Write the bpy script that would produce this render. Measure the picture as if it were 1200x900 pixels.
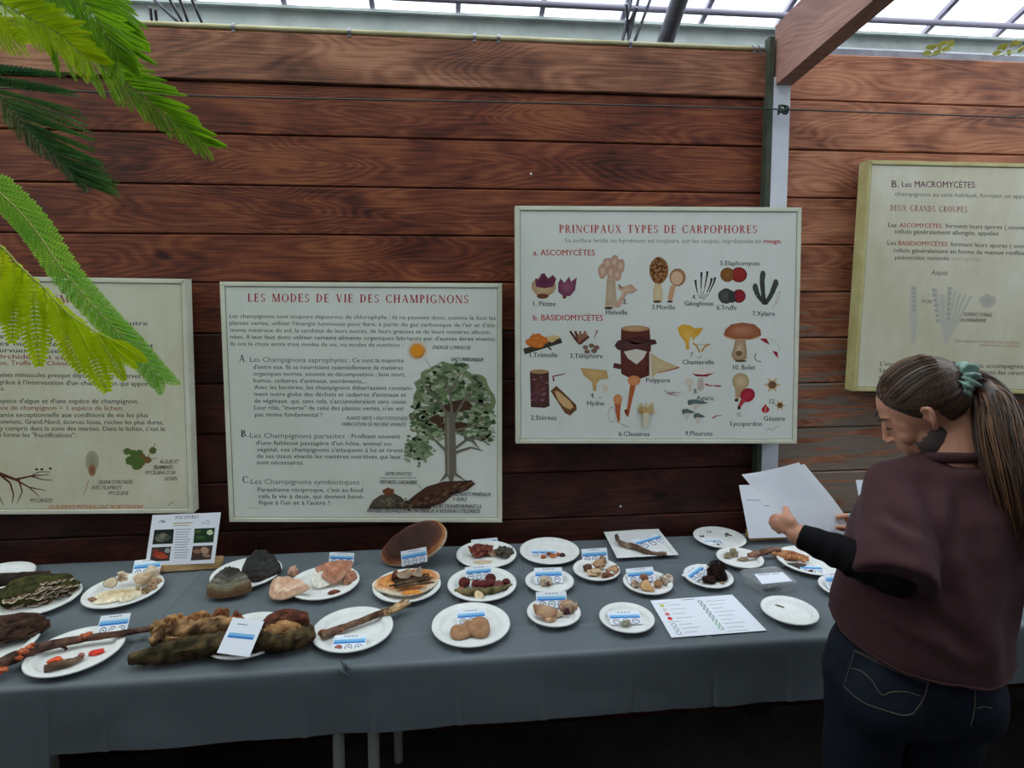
import bpy, bmesh, math, random
from mathutils import Vector, Matrix, noise
from mathutils.bvhtree import BVHTree
for o in list(bpy.data.objects): bpy.data.objects.remove(o)
SC = bpy.context.scene; COL = SC.collection
PI = math.pi; rad = math.radians
# ---------------------------------------------------------------- camera
FPX = 700.0; PITCH = rad(4.3); YAW = rad(5.8); CAMZ = 1.71
CX = 600.0; CY = 331 + FPX*math.tan(PITCH)
cd = bpy.data.cameras.new('camera'); cam = bpy.data.objects.new('camera', cd); COL.objects.link(cam)
cam.location = (0, 0, CAMZ); cam.rotation_euler = (PI/2-PITCH, 0, -YAW)
cd.sensor_width = 36; cd.lens = 36*FPX/1200; cd.shift_y = (CY-450)/1200; cd.clip_start = .02
SC.camera = cam
# ---------------------------------------------------------------- overcast sky, exposure
wd = bpy.data.worlds.new('sky'); SC.world = wd; wd.use_nodes = True
wn = wd.node_tree; bg = wn.nodes['Background']
tc = wn.nodes.new('ShaderNodeTexCoord'); sep = wn.nodes.new('ShaderNodeSeparateXYZ'); wr = wn.nodes.new('ShaderNodeValToRGB')
wn.links.new(tc.outputs['Generated'], sep.inputs[0]); wn.links.new(sep.outputs['Z'], wr.inputs[0]); wn.links.new(wr.outputs[0], bg.inputs[0])
wr.color_ramp.elements[0].position = 0.0; wr.color_ramp.elements[0].color = (.62,.68,.78,1)
wr.color_ramp.elements[1].position = .6; wr.color_ramp.elements[1].color = (.90,.95,1,1)
bg.inputs[1].default_value = 3.0
sd = bpy.data.lights.new('sun','SUN'); sd.energy = .9; sd.angle = rad(60); sd.color = (1,.97,.92)
so = bpy.data.objects.new('sun', sd); COL.objects.link(so); so.rotation_euler = (rad(28), rad(-22), 0)
SC.view_settings.view_transform = 'Standard'; SC.view_settings.look = 'None'
SC.view_settings.gamma = 1; SC.view_settings.use_curve_mapping = False; SC.view_settings.exposure = 0.12
# ---------------------------------------------------------------- pixel -> point on a real plane
CF = Vector((math.sin(YAW)*math.cos(PITCH), math.cos(YAW)*math.cos(PITCH), -math.sin(PITCH)))
CR = Vector((math.cos(YAW), -math.sin(YAW), 0)); CU = CR.cross(CF); CAM = Vector((0,0,CAMZ))
def ray(x, y): return CF + CR*((x-CX)/FPX) - CU*((y-CY)/FPX)
def onz(x, y, z=.75): d = ray(x,y); return CAM + d*((z-CAMZ)/d.z)
def ony(x, y, Y): d = ray(x,y); return CAM + d*(Y/d.y)
def P3(x, y, dep): return CAM + ray(x,y)*dep
def MP(x, y, z=.75): return (onz(x,y,z)-CAM).dot(CF)/FPX      # metres per pixel there
def c(r, g, b):
    f = lambda v: (v/255/12.92 if v <= 10.3 else ((v/255+.055)/1.055)**2.4)
    return (f(r), f(g), f(b), 1)
def lerp(a, b, t): return a+(b-a)*t
def mixc(a, b, t): return tuple(lerp(a[i], b[i], t) for i in range(3))+(1,)
# ---------------------------------------------------------------- materials
def M(name, base=(.5,.5,.5,1), rough=.6, second=None, scale=20, stretch=(1,1,1), bump=0, attr=False, metal=0, transl=0, detail=5, spec=.35, lo=.35, hi=.65, bscale=None, sheen=0):
    m = bpy.data.materials.new(name); m.use_nodes = True; n = m.node_tree.nodes; l = m.node_tree.links
    b = n['Principled BSDF']; b.inputs['Roughness'].default_value = rough; b.inputs['Metallic'].default_value = metal
    b.inputs['Specular IOR Level'].default_value = spec
    if sheen: b.inputs['Sheen Weight'].default_value = sheen
    t = n.new('ShaderNodeTexCoord'); mp = n.new('ShaderNodeMapping'); mp.inputs['Scale'].default_value = stretch
    l.new(t.outputs['Object'], mp.inputs[0])
    nz = n.new('ShaderNodeTexNoise'); nz.inputs['Scale'].default_value = scale; nz.inputs['Detail'].default_value = detail; nz.inputs['Roughness'].default_value = .65
    l.new(mp.outputs[0], nz.inputs['Vector'])
    if attr:
        a = n.new('ShaderNodeAttribute'); a.attribute_name = 'Col'; src = a.outputs['Color']
        if second is not None:
            mr = n.new('ShaderNodeMapRange'); l.new(nz.outputs[0], mr.inputs[0]); mr.inputs[1].default_value = .3; mr.inputs[2].default_value = .7
            mr.inputs[3].default_value = 1-second; mr.inputs[4].default_value = 1+second
            mx = n.new('ShaderNodeVectorMath'); mx.operation = 'SCALE'; l.new(src, mx.inputs[0]); l.new(mr.outputs[0], mx.inputs['Scale']); src = mx.outputs[0]
        l.new(src, b.inputs['Base Color'])
    elif second is not None:
        r = n.new('ShaderNodeValToRGB'); r.color_ramp.elements[0].position = lo; r.color_ramp.elements[1].position = hi
        r.color_ramp.elements[0].color = base; r.color_ramp.elements[1].color = second
        l.new(nz.outputs[0], r.inputs[0]); l.new(r.outputs[0], b.inputs['Base Color'])
    else: b.inputs['Base Color'].default_value = base
    if bump:
        bp = n.new('ShaderNodeBump'); bp.inputs['Strength'].default_value = bump; bp.inputs['Distance'].default_value = .004
        if bscale:
            n2 = n.new('ShaderNodeTexNoise'); n2.inputs['Scale'].default_value = bscale; n2.inputs['Detail'].default_value = 4; l.new(mp.outputs[0], n2.inputs['Vector']); l.new(n2.outputs[0], bp.inputs['Height'])
        else: l.new(nz.outputs[0], bp.inputs['Height'])
        l.new(bp.outputs[0], b.inputs['Normal'])
    if transl:
        tr = n.new('ShaderNodeBsdfTranslucent'); mx = n.new('ShaderNodeMixShader'); mx.inputs[0].default_value = transl
        cs = b.inputs['Base Color'].links[0].from_socket if b.inputs['Base Color'].links else None
        if cs: l.new(cs, tr.inputs[0])
        else: tr.inputs[0].default_value = base
        l.new(b.outputs[0], mx.inputs[1]); l.new(tr.outputs[0], mx.inputs[2]); l.new(mx.outputs[0], n['Material Output'].inputs[0])
    return m
def wood(name, dark, mid, light, wear=None, wearlo=0, wearhi=0, grey=None):
    m = bpy.data.materials.new(name); m.use_nodes = True; n = m.node_tree.nodes; l = m.node_tree.links
    b = n['Principled BSDF']; b.inputs['Specular IOR Level'].default_value = .25
    t = n.new('ShaderNodeTexCoord'); oi = n.new('ShaderNodeObjectInfo')
    off = n.new('ShaderNodeVectorMath'); off.operation = 'SCALE'; off.inputs[0].default_value = (7.3,3.1,11.7); l.new(oi.outputs['Random'], off.inputs['Scale'])
    ad = n.new('ShaderNodeVectorMath'); l.new(t.outputs['Object'], ad.inputs[0]); l.new(off.outputs[0], ad.inputs[1])
    def mapn(s):
        q = n.new('ShaderNodeMapping'); q.inputs['Scale'].default_value = s; l.new(ad.outputs[0], q.inputs[0]); return q.outputs[0]
    def nz(vec, sc, det=4, dist=0):
        q = n.new('ShaderNodeTexNoise'); q.inputs['Scale'].default_value = sc; q.inputs['Detail'].default_value = det; q.inputs['Distortion'].default_value = dist; l.new(vec, q.inputs['Vector']); return q.outputs[0]
    def math_(op, a, b_=None, v=None):
        q = n.new('ShaderNodeMath'); q.operation = op; l.new(a, q.inputs[0])
        if b_ is not None: l.new(b_, q.inputs[1])
        if v is not None: q.inputs[1].default_value = v
        return q.outputs[0]
    # cathedral grain: contour lines of a slow field stretched along the board
    fld = nz(mapn((.8,1,4.5)), 1.1, 2, .35)
    ln = math_('SINE', math_('MULTIPLY', fld, v=210))
    fine = nz(mapn((2.5,2,120)), 2.2, 5)
    blot = nz(mapn((1.6,1,2.6)), 2.4, 6, .6)
    vor = n.new('ShaderNodeTexVoronoi'); vor.inputs['Scale'].default_value = 3.2; l.new(mapn((.75,.2,1.15)), vor.inputs['Vector'])
    kn = n.new('ShaderNodeMapRange'); l.new(vor.outputs['Distance'], kn.inputs[0]); kn.inputs[1].default_value = .03; kn.inputs[2].default_value = .10; kn.inputs[3].default_value = 1; kn.inputs[4].default_value = 0
    s = math_('ADD', math_('MULTIPLY', blot, v=1.15), math_('MULTIPLY', fine, v=.75))
    s = math_('ADD', s, math_('MULTIPLY', ln, v=.085))
    s = math_('SUBTRACT', s, math_('MULTIPLY', kn.outputs[0], v=.38))
    r = n.new('ShaderNodeValToRGB'); e = r.color_ramp.elements
    e[0].position = .55; e[0].color = dark; e[1].position = 1.22; e[1].color = light
    x = e.new(.92); x.color = mid
    sc_ = math_('MULTIPLY', s, v=.8); e[0].position = .50; x.position = .76; e[-1].position = 1.0
    l.new(sc_, r.inputs[0]); out = r.outputs[0]
    if wear:
        sp = n.new('ShaderNodeSeparateXYZ'); l.new(t.outputs['Object'], sp.inputs[0])
        mr = n.new('ShaderNodeMapRange'); l.new(sp.outputs['Z'], mr.inputs[0]); mr.inputs[1].default_value = wearhi; mr.inputs[2].default_value = wearlo; mr.inputs[3].default_value = -.25; mr.inputs[4].default_value = .14
        pn = nz(mapn((1.6,1,22)), 2.6, 7, .3)
        w = math_('ADD', pn, mr.outputs[0]); rr = n.new('ShaderNodeValToRGB'); rr.color_ramp.elements[0].position = .5; rr.color_ramp.elements[1].position = .58; l.new(w, rr.inputs[0])
        g2 = n.new('ShaderNodeMix'); g2.data_type = 'RGBA'; l.new(fine, g2.inputs[0]); g2.inputs[6].default_value = mixc(wear,(0,0,0,1),.55); g2.inputs[7].default_value = mixc(wear,(1,1,1,1),.12)
        mx = n.new('ShaderNodeMix'); mx.data_type = 'RGBA'; l.new(rr.outputs[0], mx.inputs[0]); l.new(out, mx.inputs[6]); l.new(g2.outputs[2], mx.inputs[7]); out = mx.outputs[2]
    l.new(out, b.inputs['Base Color'])
    rg = n.new('ShaderNodeMapRange'); l.new(blot, rg.inputs[0]); rg.inputs[3].default_value = .45; rg.inputs[4].default_value = .75; l.new(rg.outputs[0], b.inputs['Roughness'])
    bp = n.new('ShaderNodeBump'); bp.inputs['Strength'].default_value = .5; bp.inputs['Distance'].default_value = .003; l.new(sc_, bp.inputs['Height']); l.new(bp.outputs[0], b.inputs['Normal'])
    return m
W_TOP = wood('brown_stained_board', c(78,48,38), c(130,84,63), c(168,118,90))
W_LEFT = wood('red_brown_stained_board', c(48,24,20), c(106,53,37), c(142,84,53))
W_LOWSHADE = wood('shade_tinted_low_board', c(28,13,11), c(58,27,21), c(84,42,32))  # shade low on the wall and under the table put into the colour
W_RIGHT = wood('weathered_red_board', c(100,58,44), c(164,104,76), c(198,140,108), wear=c(140,120,102), wearlo=1.0, wearhi=2.0)
W_RAFT = wood('rafter_wood', c(128,92,82), c(152,114,102), c(168,130,116))
W_PINE = wood('pine_block', c(170,130,85), c(205,165,115), c(225,190,145))
DARKBACK = M('dark_backing', c(25,18,16), .9)
PRINT = M('printed_ink', attr=True, rough=.75, spec=.2)
PANEL = M('aged_cream_panel', c(212,217,208), .5, c(226,230,224), 2.2, (1,1,.5), spec=.3)
PANELY = M('yellowed_cream_panel', c(200,196,166), .5, c(224,222,204), 2.5, (1,1,.6), spec=.3)
FRAME = M('cream_painted_frame', c(205,206,186), .55, c(222,222,206), 8, bump=.1)
FRAMEY = M('yellowed_painted_frame', c(180,172,110), .55, c(206,200,150), 8, bump=.1)
SLOT = M('dark_frame_groove', c(90,88,74), .8)
CLOTH = M('grey_tablecloth', c(89,98,104), .48, c(97,106,112), 3, bump=.06, bscale=600, spec=.4, sheen=.1)
PLATE = M('pressed_paper_plate', c(222,223,221), .6, c(230,231,230), 30, bump=.05)
PLASTIC_W = M('white_glazed_plate', c(228,230,230), .25)
ORG = M('fungus_flesh', attr=True, rough=.8, second=.3, scale=90, bump=.5, spec=.2)
ORGF = M('fungus_fine', attr=True, rough=.75, second=.22, scale=220, bump=.35, spec=.25)
BARK = M('bark', attr=True, rough=.92, second=.5, scale=60, stretch=(1,1,1), bump=1.0, spec=.15)
WET = M('glossy_jelly', attr=True, rough=.3, second=.2, scale=80, bump=.2)
METALW = M('white_painted_steel', c(214,218,226), .45, c(200,204,214), 6)
METALG = M('green_painted_steel', c(50,58,46), .6, c(72,78,64), 12)
GALV = M('galvanised_steel', c(120,120,128), .4, c(150,150,158), 18, metal=.4)
GUTTER = M('grey_green_gutter', c(176,186,180), .7, c(206,214,208), 6, bump=.1)
MOSS = M('yellow_green_algae_pipe', c(146,138,92), .6, c(196,188,150), 14, stretch=(.3,1,1))
BARM = M('pale_glazing_bar', c(158,152,168), .5)
FLOORM = M('dark_damp_concrete', c(46,48,46), .85, c(64,64,62), 4, bump=.2)
WALLM = M('dull_dark_board', c(60,52,44), .9, c(78,68,56), 5)
PAPER = M('white_paper', c(226,230,240), .7)
# ---------------------------------------------------------------- mesh helpers
def bx(bm, x0, x1, y0, y1, z0, z1):
    v = [bm.verts.new(p) for p in ((x0,y0,z0),(x1,y0,z0),(x1,y1,z0),(x0,y1,z0),(x0,y0,z1),(x1,y0,z1),(x1,y1,z1),(x0,y1,z1))]
    for f in ((0,3,2,1),(4,5,6,7),(0,1,5,4),(1,2,6,5),(2,3,7,6),(3,0,4,7)): bm.faces.new([v[i] for i in f])
    return v
def hexa(bm, q, d):
    """slab from quad q (4 Vectors) thickened by vector d"""
    a = [bm.verts.new(p) for p in q]; b = [bm.verts.new(Vector(p)+d) for p in q]
    bm.faces.new(a); bm.faces.new(b[::-1])
    for i in range(4): bm.faces.new((a[i], b[i], b[(i+1)%4], a[(i+1)%4]))
def tube(bm, pts, rs, n=8, cap=True, jit=0, seed=0):
    pts = [Vector(p) for p in pts]; rs = rs if hasattr(rs,'__len__') else [rs]*len(pts)
    rings = []; up = Vector((0,0,1)); rr = random.Random(seed)
    for i, p in enumerate(pts):
        t = (pts[min(i+1,len(pts)-1)]-pts[max(i-1,0)]).normalized()
        if abs(t.dot(up)) > .97: up = Vector((0,1,0)) if abs(t.y) < .9 else Vector((1,0,0))
        a = t.cross(up).normalized(); b = a.cross(t)
        up = b
        rings.append([bm.verts.new(p+(a*math.cos(2*PI*k/n)+b*math.sin(2*PI*k/n))*rs[i]*(1+jit*(rr.random()*2-1))) for k in range(n)])
    for i in range(len(rings)-1):
        for k in range(n): bm.faces.new((rings[i][k], rings[i][(k+1)%n], rings[i+1][(k+1)%n], rings[i+1][k]))
    if cap: bm.faces.new(rings[0][::-1]); bm.faces.new(rings[-1])
    return rings
def smooth_path(pts, n):
    pts = [Vector(p) for p in pts]; out = []
    P = [pts[0]*2-pts[1]]+pts+[pts[-1]*2-pts[-2]]
    for i in range(len(pts)-1):
        for k in range(n):
            t = k/n; a,b,c_,d = P[i:i+4]
            out.append(.5*((2*b)+(c_-a)*t+(2*a-5*b+4*c_-d)*t*t+(3*b-a-3*c_+d)*t**3))
    out.append(pts[-1]); return out
def lathe(bm, prof, n=48, ctr=(0,0,0)):
    ctr = Vector(ctr); rings = []
    for r, z in prof:
        rings.append([bm.verts.new(ctr+Vector((r*math.cos(2*PI*k/n), r*math.sin(2*PI*k/n), z))) for k in range(n)] if r > 1e-6 else [bm.verts.new(ctr+Vector((0,0,z)))])
    for a, b in zip(rings, rings[1:]):
        for k in range(n):
            if len(a) == 1 and len(b) == 1: continue
            if len(a) == 1: bm.faces.new((a[0], b[k], b[(k+1)%n]))
            elif len(b) == 1: bm.faces.new((a[k], b[0], a[(k+1)%n]))
            else: bm.faces.new((a[k], b[k], b[(k+1)%n], a[(k+1)%n]))
def tag(o, label=None, cat=None, group=None, kind=None):
    if label: o['label'] = label
    if cat: o['category'] = cat
    if group: o['group'] = group
    if kind: o['kind'] = kind
    return o
def obj(name, bm, m, parent=None, smooth=False, label=None, cat=None, group=None, kind=None, loc=None, sharp=None):
    me = bpy.data.meshes.new(name)
    if isinstance(bm, bmesh.types.BMesh):
        bmesh.ops.recalc_face_normals(bm, faces=bm.faces)
        bm.to_mesh(me); bm.free()
    else: me = bm
    if m and not me.materials: me.materials.append(m)
    if smooth:
        me.polygons.foreach_set('use_smooth', [True]*len(me.polygons))
        if sharp: me.set_sharp_from_angle(angle=rad(sharp))
    o = bpy.data.objects.new(name, me); COL.objects.link(o)
    if loc is not None:
        me.transform(Matrix.Translation(-Vector(loc))); o.location = loc
    if parent:
        o.parent = parent
        if parent.location.length and loc is None:
            me.transform(Matrix.Translation(-parent.location))
    return tag(o, label, cat, group, kind)
def thing(name, label, cat, loc=(0,0,0), group=None, kind=None):
    o = bpy.data.objects.new(name, None); COL.objects.link(o); o.location = loc; o.empty_display_size = .05
    return tag(o, label, cat, group, kind)
def colour(me, fn):
    a = me.color_attributes.new('Col','FLOAT_COLOR','POINT')
    buf = []
    for v in me.vertices: buf += fn(v.co)
    a.data.foreach_set('color', buf)
def nz1(p, s, seed=0): return noise.noise(Vector(p)*s+Vector((seed*3.1,seed*1.7,seed*5.3)))
# ---------------------------------------------------------------- room shell
WY = 2.17      # face of the board wall
def plank(x0, x1, z0, z1, m, parent, k, yoff=0):
    bm = bmesh.new(); g = .0018; ch = .004; y0 = WY+yoff; y1 = WY+.035
    # cross-section with chamfered front edges, swept along x
    pr = [(y1,z0+g),(y0+ch,z0+g),(y0,z0+g+ch),(y0,z1-g-ch),(y0+ch,z1-g),(y1,z1-g)]
    A = [bm.verts.new((x0,y,z)) for y,z in pr]; B = [bm.verts.new((x1,y,z)) for y,z in pr]
    for i in range(6): bm.faces.new((A[i],A[(i+1)%6],B[(i+1)%6],B[i]))
    bm.faces.new(A[::-1]); bm.faces.new(B)
    return obj('plank', bm, m, parent)
wb = thing('wall_back', None, None, (0,WY+.05,0), kind='structure')
bm = bmesh.new(); bx(bm, -3.6,4.6, WY+.037,WY+.06, 0,2.56); obj('backing_board', bm, DARKBACK, wb)
zs = [ony(600,y,WY).z for y in (50,106.5,165,222,277,331)]
while zs[-1] > 0.1: zs.append(zs[-1]-.178)
XP = ony(905,300,WY).x
rnd = random.Random(3)
for i in range(len(zs)-1):
    plank(-3.6, XP, max(zs[i+1],0), zs[i], W_TOP if i == 0 else (W_LEFT if i < 6 else W_LOWSHADE), wb, i, -.012 if i == 0 else rnd.uniform(-.0015,.002))
zr = [ony(960,y,WY).z for y in (62,118,176,232,287,342,396,449,501,553)]
while zr[-1] > .1: zr.append(zr[-1]-.172)
for i in range(len(zr)-1):
    plank(XP+.004, 4.6, max(zr[i+1],0), zr[i], W_RIGHT if zr[i] > .8 else W_LOWSHADE, wb, i, rnd.uniform(-.0015,.003))
def struct(name, box, m, parent=None):
    bm = bmesh.new(); bx(bm, *box); o = obj(name, bm, m, parent)
    if not parent: o['kind'] = 'structure'
    return o
struct('floor', (-3.7,4.7,-4.1,6.5,-.05,0), FLOORM)
struct('wall_left', (-3.7,-3.6,-4,WY+.06,0,2.5), WALLM)
struct('wall_right', (4.6,4.7,-4,WY+.06,0,2.5), WALLM)
struct('wall_rear', (-3.7,4.7,-4.1,-4,0,5.2), WALLM)
# glazed roof: eave gutter behind the wall, rising towards the camera
GY = 2.75; gz1 = ony(600,21,GY).z; gz0 = ony(600,44,GY).z; SL = .42
roof = thing('ceiling', None, None, (0,GY,gz1), kind='structure')
bm = bmesh.new(); bx(bm, -3.7,4.7, GY,GY+.12, gz0,gz1); bx(bm, -3.7,4.7, GY-.03,GY, gz1-.012,gz1); bx(bm,-3.7,4.7,GY-.012,GY,gz0-.01,gz0+.012); obj('gutter', bm, GUTTER, roof)
bm = bmesh.new(); bx(bm, -3.7,4.7, GY+.02,GY+.1, 0,gz0-.012); obj('plinth_wall', bm, WALLM, roof)
rz = lambda y: gz1+(GY-y)*SL
bars = []
xs_b = [ony(x,30,GY).x for x in (-60,40,110,205,301,340,438,537,634,728,826,921,1010,1100,1190)]
xs_b = [ony(537,30,GY).x + k*(ony(634,30,GY).x-ony(537,30,GY).x) for k in range(-10,12)]
GLASS = bpy.data.materials.new('roof_glass'); GLASS.use_nodes = True
n_ = GLASS.node_tree.nodes; l_ = GLASS.node_tree.links; n_.remove(n_['Principled BSDF'])
tr_ = n_.new('ShaderNodeBsdfTransparent'); tr_.inputs[0].default_value = (.93,.96,.97,1); gl_ = n_.new('ShaderNodeBsdfGlossy'); gl_.inputs['Roughness'].default_value = .08
mx_ = n_.new('ShaderNodeMixShader'); mx_.inputs[0].default_value = .03; l_.new(tr_.outputs[0], mx_.inputs[1]); l_.new(gl_.outputs[0], mx_.inputs[2]); l_.new(mx_.outputs[0], n_['Material Output'].inputs[0])
YR = .3
for i, x in enumerate(xs_b):
    if -3.7 < x < 4.7:
        bm = bmesh.new(); hexa(bm, [Vector((x-.011,GY,rz(GY))),Vector((x+.011,GY,rz(GY))),Vector((x+.011,YR,rz(YR))),Vector((x-.011,YR,rz(YR)))], Vector((0,0,.022))); obj('glazing_bar', bm, BARM, roof)
    if i+1 < len(xs_b) and x < 4.7 and xs_b[i+1] > -3.7:
        a, b = max(x,-3.7)+.011, min(xs_b[i+1],4.7)-.011
        bm = bmesh.new(); hexa(bm, [Vector((a,GY,rz(GY)+.03)),Vector((b,GY,rz(GY)+.03)),Vector((b,YR,rz(YR)+.03)),Vector((a,YR,rz(YR)+.03))], Vector((0,0,.004))); obj('pane', bm, GLASS, roof)
bm = bmesh.new(); hexa(bm, [Vector((-3.7,YR,rz(YR))),Vector((4.7,YR,rz(YR))),Vector((4.7,-4.1,rz(YR)+.3)),Vector((-3.7,-4.1,rz(YR)+.3))], Vector((0,0,.06))); obj('unseen_blocking_roof', bm, WALLM, roof)  # opaque rear roof out of view, added so the light falls more steeply
def solve_roof(x, y, dz=0):
    d = ray(x,y); lo, hi = .5, 6
    for _ in range(50):
        t = (lo+hi)/2; p = CAM+d*t
        if p.z < rz(p.y)-dz: lo = t
        else: hi = t
    return CAM+d*lo
pu = solve_roof(600,3,.03)
bm = bmesh.new(); tube(bm, [(-3.7,pu.y,pu.z),(4.7,pu.y,pu.z)], .014, 10); obj('purlin', bm, BARM, roof, smooth=True)
# timber rafter from the post
rx0 = ony(908,100,2.14).x; rxw = .062
A = ony(914,101,2.14)
B = None
d = ray(1024,0); t = rx0/d.x; B = CAM+d*t          # lower left edge where it leaves the frame
sl = (B.z-A.z)/(A.y-B.y)
bm = bmesh.new(); y2 = YR
q = [Vector((rx0,2.15,A.z-.0)),Vector((rx0+rxw,2.15,A.z)),Vector((rx0+rxw,y2,A.z+sl*(2.15-y2))),Vector((rx0,y2,A.z+sl*(2.15-y2)))]
hexa(bm, q, Vector((0,0,.215)))
tag(obj('rafter', bm, W_RAFT), 'reddish brown timber rafter sloping up from the white post', 'beam')
# steel post
pt = thing('post', 'white painted steel post standing between the two board walls', 'post', (ony(918,300,2.13).x,2.13,0))
xa, xb = ony(905.5,110,2.125).x, ony(928,110,2.125).x; 
bm = bmesh.new(); bx(bm, xa+.008,xb, 2.134,2.165, .70,A.z+.03); obj('front_face', bm, METALW, pt)
bm = bmesh.new(); bx(bm, xa-.012,xb, 2.1345,2.1695, 0,.70); obj('shade_dark_base', bm, DARKBACK, pt)  # post foot coloured dark to stand for the shade under the table
bm = bmesh.new(); bx(bm, xa-.012,xa+.007, 2.1325,2.1695, .70,ony(905,41,2.12).z); obj('side_flange', bm, METALG, pt)
# pipe with clips along the wall top
pz0 = zs[0]+.002
bm = bmesh.new(); tube(bm, [(-3.5,WY-.004,pz0+.010),(xa-.02,WY-.004,pz0+.008)], .010, 10)
pipe = obj('pipe', bm, MOSS, smooth=True, label='thin yellow green pipe running along the top of the left board wall', cat='pipe', loc=(0,WY-.004,pz0))
for x in (275,410,556,584,738,883,890):
    p = ony(x, 40, WY); bm = bmesh.new(); tube(bm, [(p.x-.006,WY-.004,pz0+.009),(p.x+.006,WY-.004,pz0+.009)], .0135, 10); bx(bm, p.x-.006,p.x+.006, WY-.012,WY+.004, pz0-.012,pz0+.004); obj('clip', bm, GALV, pipe)
bm = bmesh.new(); bx(bm, xb+.07, 4.55, WY+.01,WY+.04, zr[0],zr[0]+.022); tube(bm, [(xb+.07,WY+.06,zr[0]+.03),(4.55,WY+.06,zr[0]+.03)], .016, 10)
obj('rail', bm, GALV, label='grey metal rail capping the top of the right board wall', cat='rail', smooth=True, sharp=40)
# cable
cab = []
for x,y in ((-80,99),(0,103),(250,113),(500,118),(640,121),(910,128),(1000,131),(1200,138),(1290,141)): cab.append(ony(x,y,2.105))
bm = bmesh.new(); tube(bm, [p for p in smooth_path(cab, 3)], .0028, 6)
cb = obj('cable', bm, M('dark_green_wire', c(52,56,50), .6), label='thin dark cable strung across the board wall and tied to the post', cat='cable', smooth=True, loc=tuple(cab[5]))
bm = bmesh.new(); rr = random.Random(5); p = ony(918,129,2.105)
for k in range(6):
    a = [p+Vector((rr.uniform(-.02,.02),rr.uniform(-.008,.006),rr.uniform(-.016,.016))) for _ in range(4)]; tube(bm, smooth_path(a,3), .004, 6)
obj('cable_knot', bm, M('old_twine', c(58,66,62), .8), cb, smooth=True)
# big round duct and struts outside, above the wall
bm = bmesh.new(); tube(bm, [ony(776,60,2.66), ony(806,-30,2.35)], .036, 16); obj('drainpipe', bm, GALV, label='thick grey metal pipe slanting up under the glass roof', cat='pipe', smooth=True, sharp=40)
bm = bmesh.new()
for a,b in (((729,50),(741,-6)),((735,52),(750,-8)),((743,50),(764,-6)),((731,40),(746,8)),((737,46),(734,4))): tube(bm, [ony(*a,2.62), ony(*b,2.5)], .007, 5)
obj('roof_bracing', bm, GALV, label='cluster of thin steel struts left of the thick slanting pipe', cat='strut')
bm = bmesh.new()
for a,b in (((214,31),(160,-20)),((216,30),(188,-20)),((222,30),(205,-16)),((238,30),(219,-14)),((178,26),(176,8)),((184,28),(182,10))): tube(bm, [ony(*a,2.6), ony(*b,2.45)], .006, 5)
obj('roof_bracing', bm, GALV, label='fan of thin steel struts beside the fern tips at top left', cat='strut')
for k,(x,y) in enumerate(((622,204),(727,593))):
    p = ony(x,y,WY); bm = bmesh.new(); bmesh.ops.create_uvsphere(bm, u_segments=10, v_segments=6, radius=.004, matrix=Matrix.Translation((p.x,WY-.002,p.z)))
    obj('nail', bm, PAPER, label=('white nail head in the boards above the wide poster','white nail head in the boards below the wide poster')[k], cat='nail', smooth=True)
# ---------------------------------------------------------------- flat print: lettering and drawings
TC = {}
def text2d(s, bold=0, res=2):
    k = (s, bold)
    if k in TC: return TC[k]
    cu = bpy.data.curves.new('t','FONT'); cu.body = s; cu.resolution_u = res; cu.fill_mode = 'FRONT'
    o = bpy.data.objects.new('t', cu); me = o.to_mesh()
    vs = [(v.co.x, v.co.y) for v in me.vertices]; fs = [tuple(p.vertices) for p in me.polygons]
    o.to_mesh_clear(); bpy.data.objects.remove(o); bpy.data.curves.remove(cu)
    TC[k] = (vs, fs); return TC[k]
CAPH = max(v[1] for v in text2d('H')[0])
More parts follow.
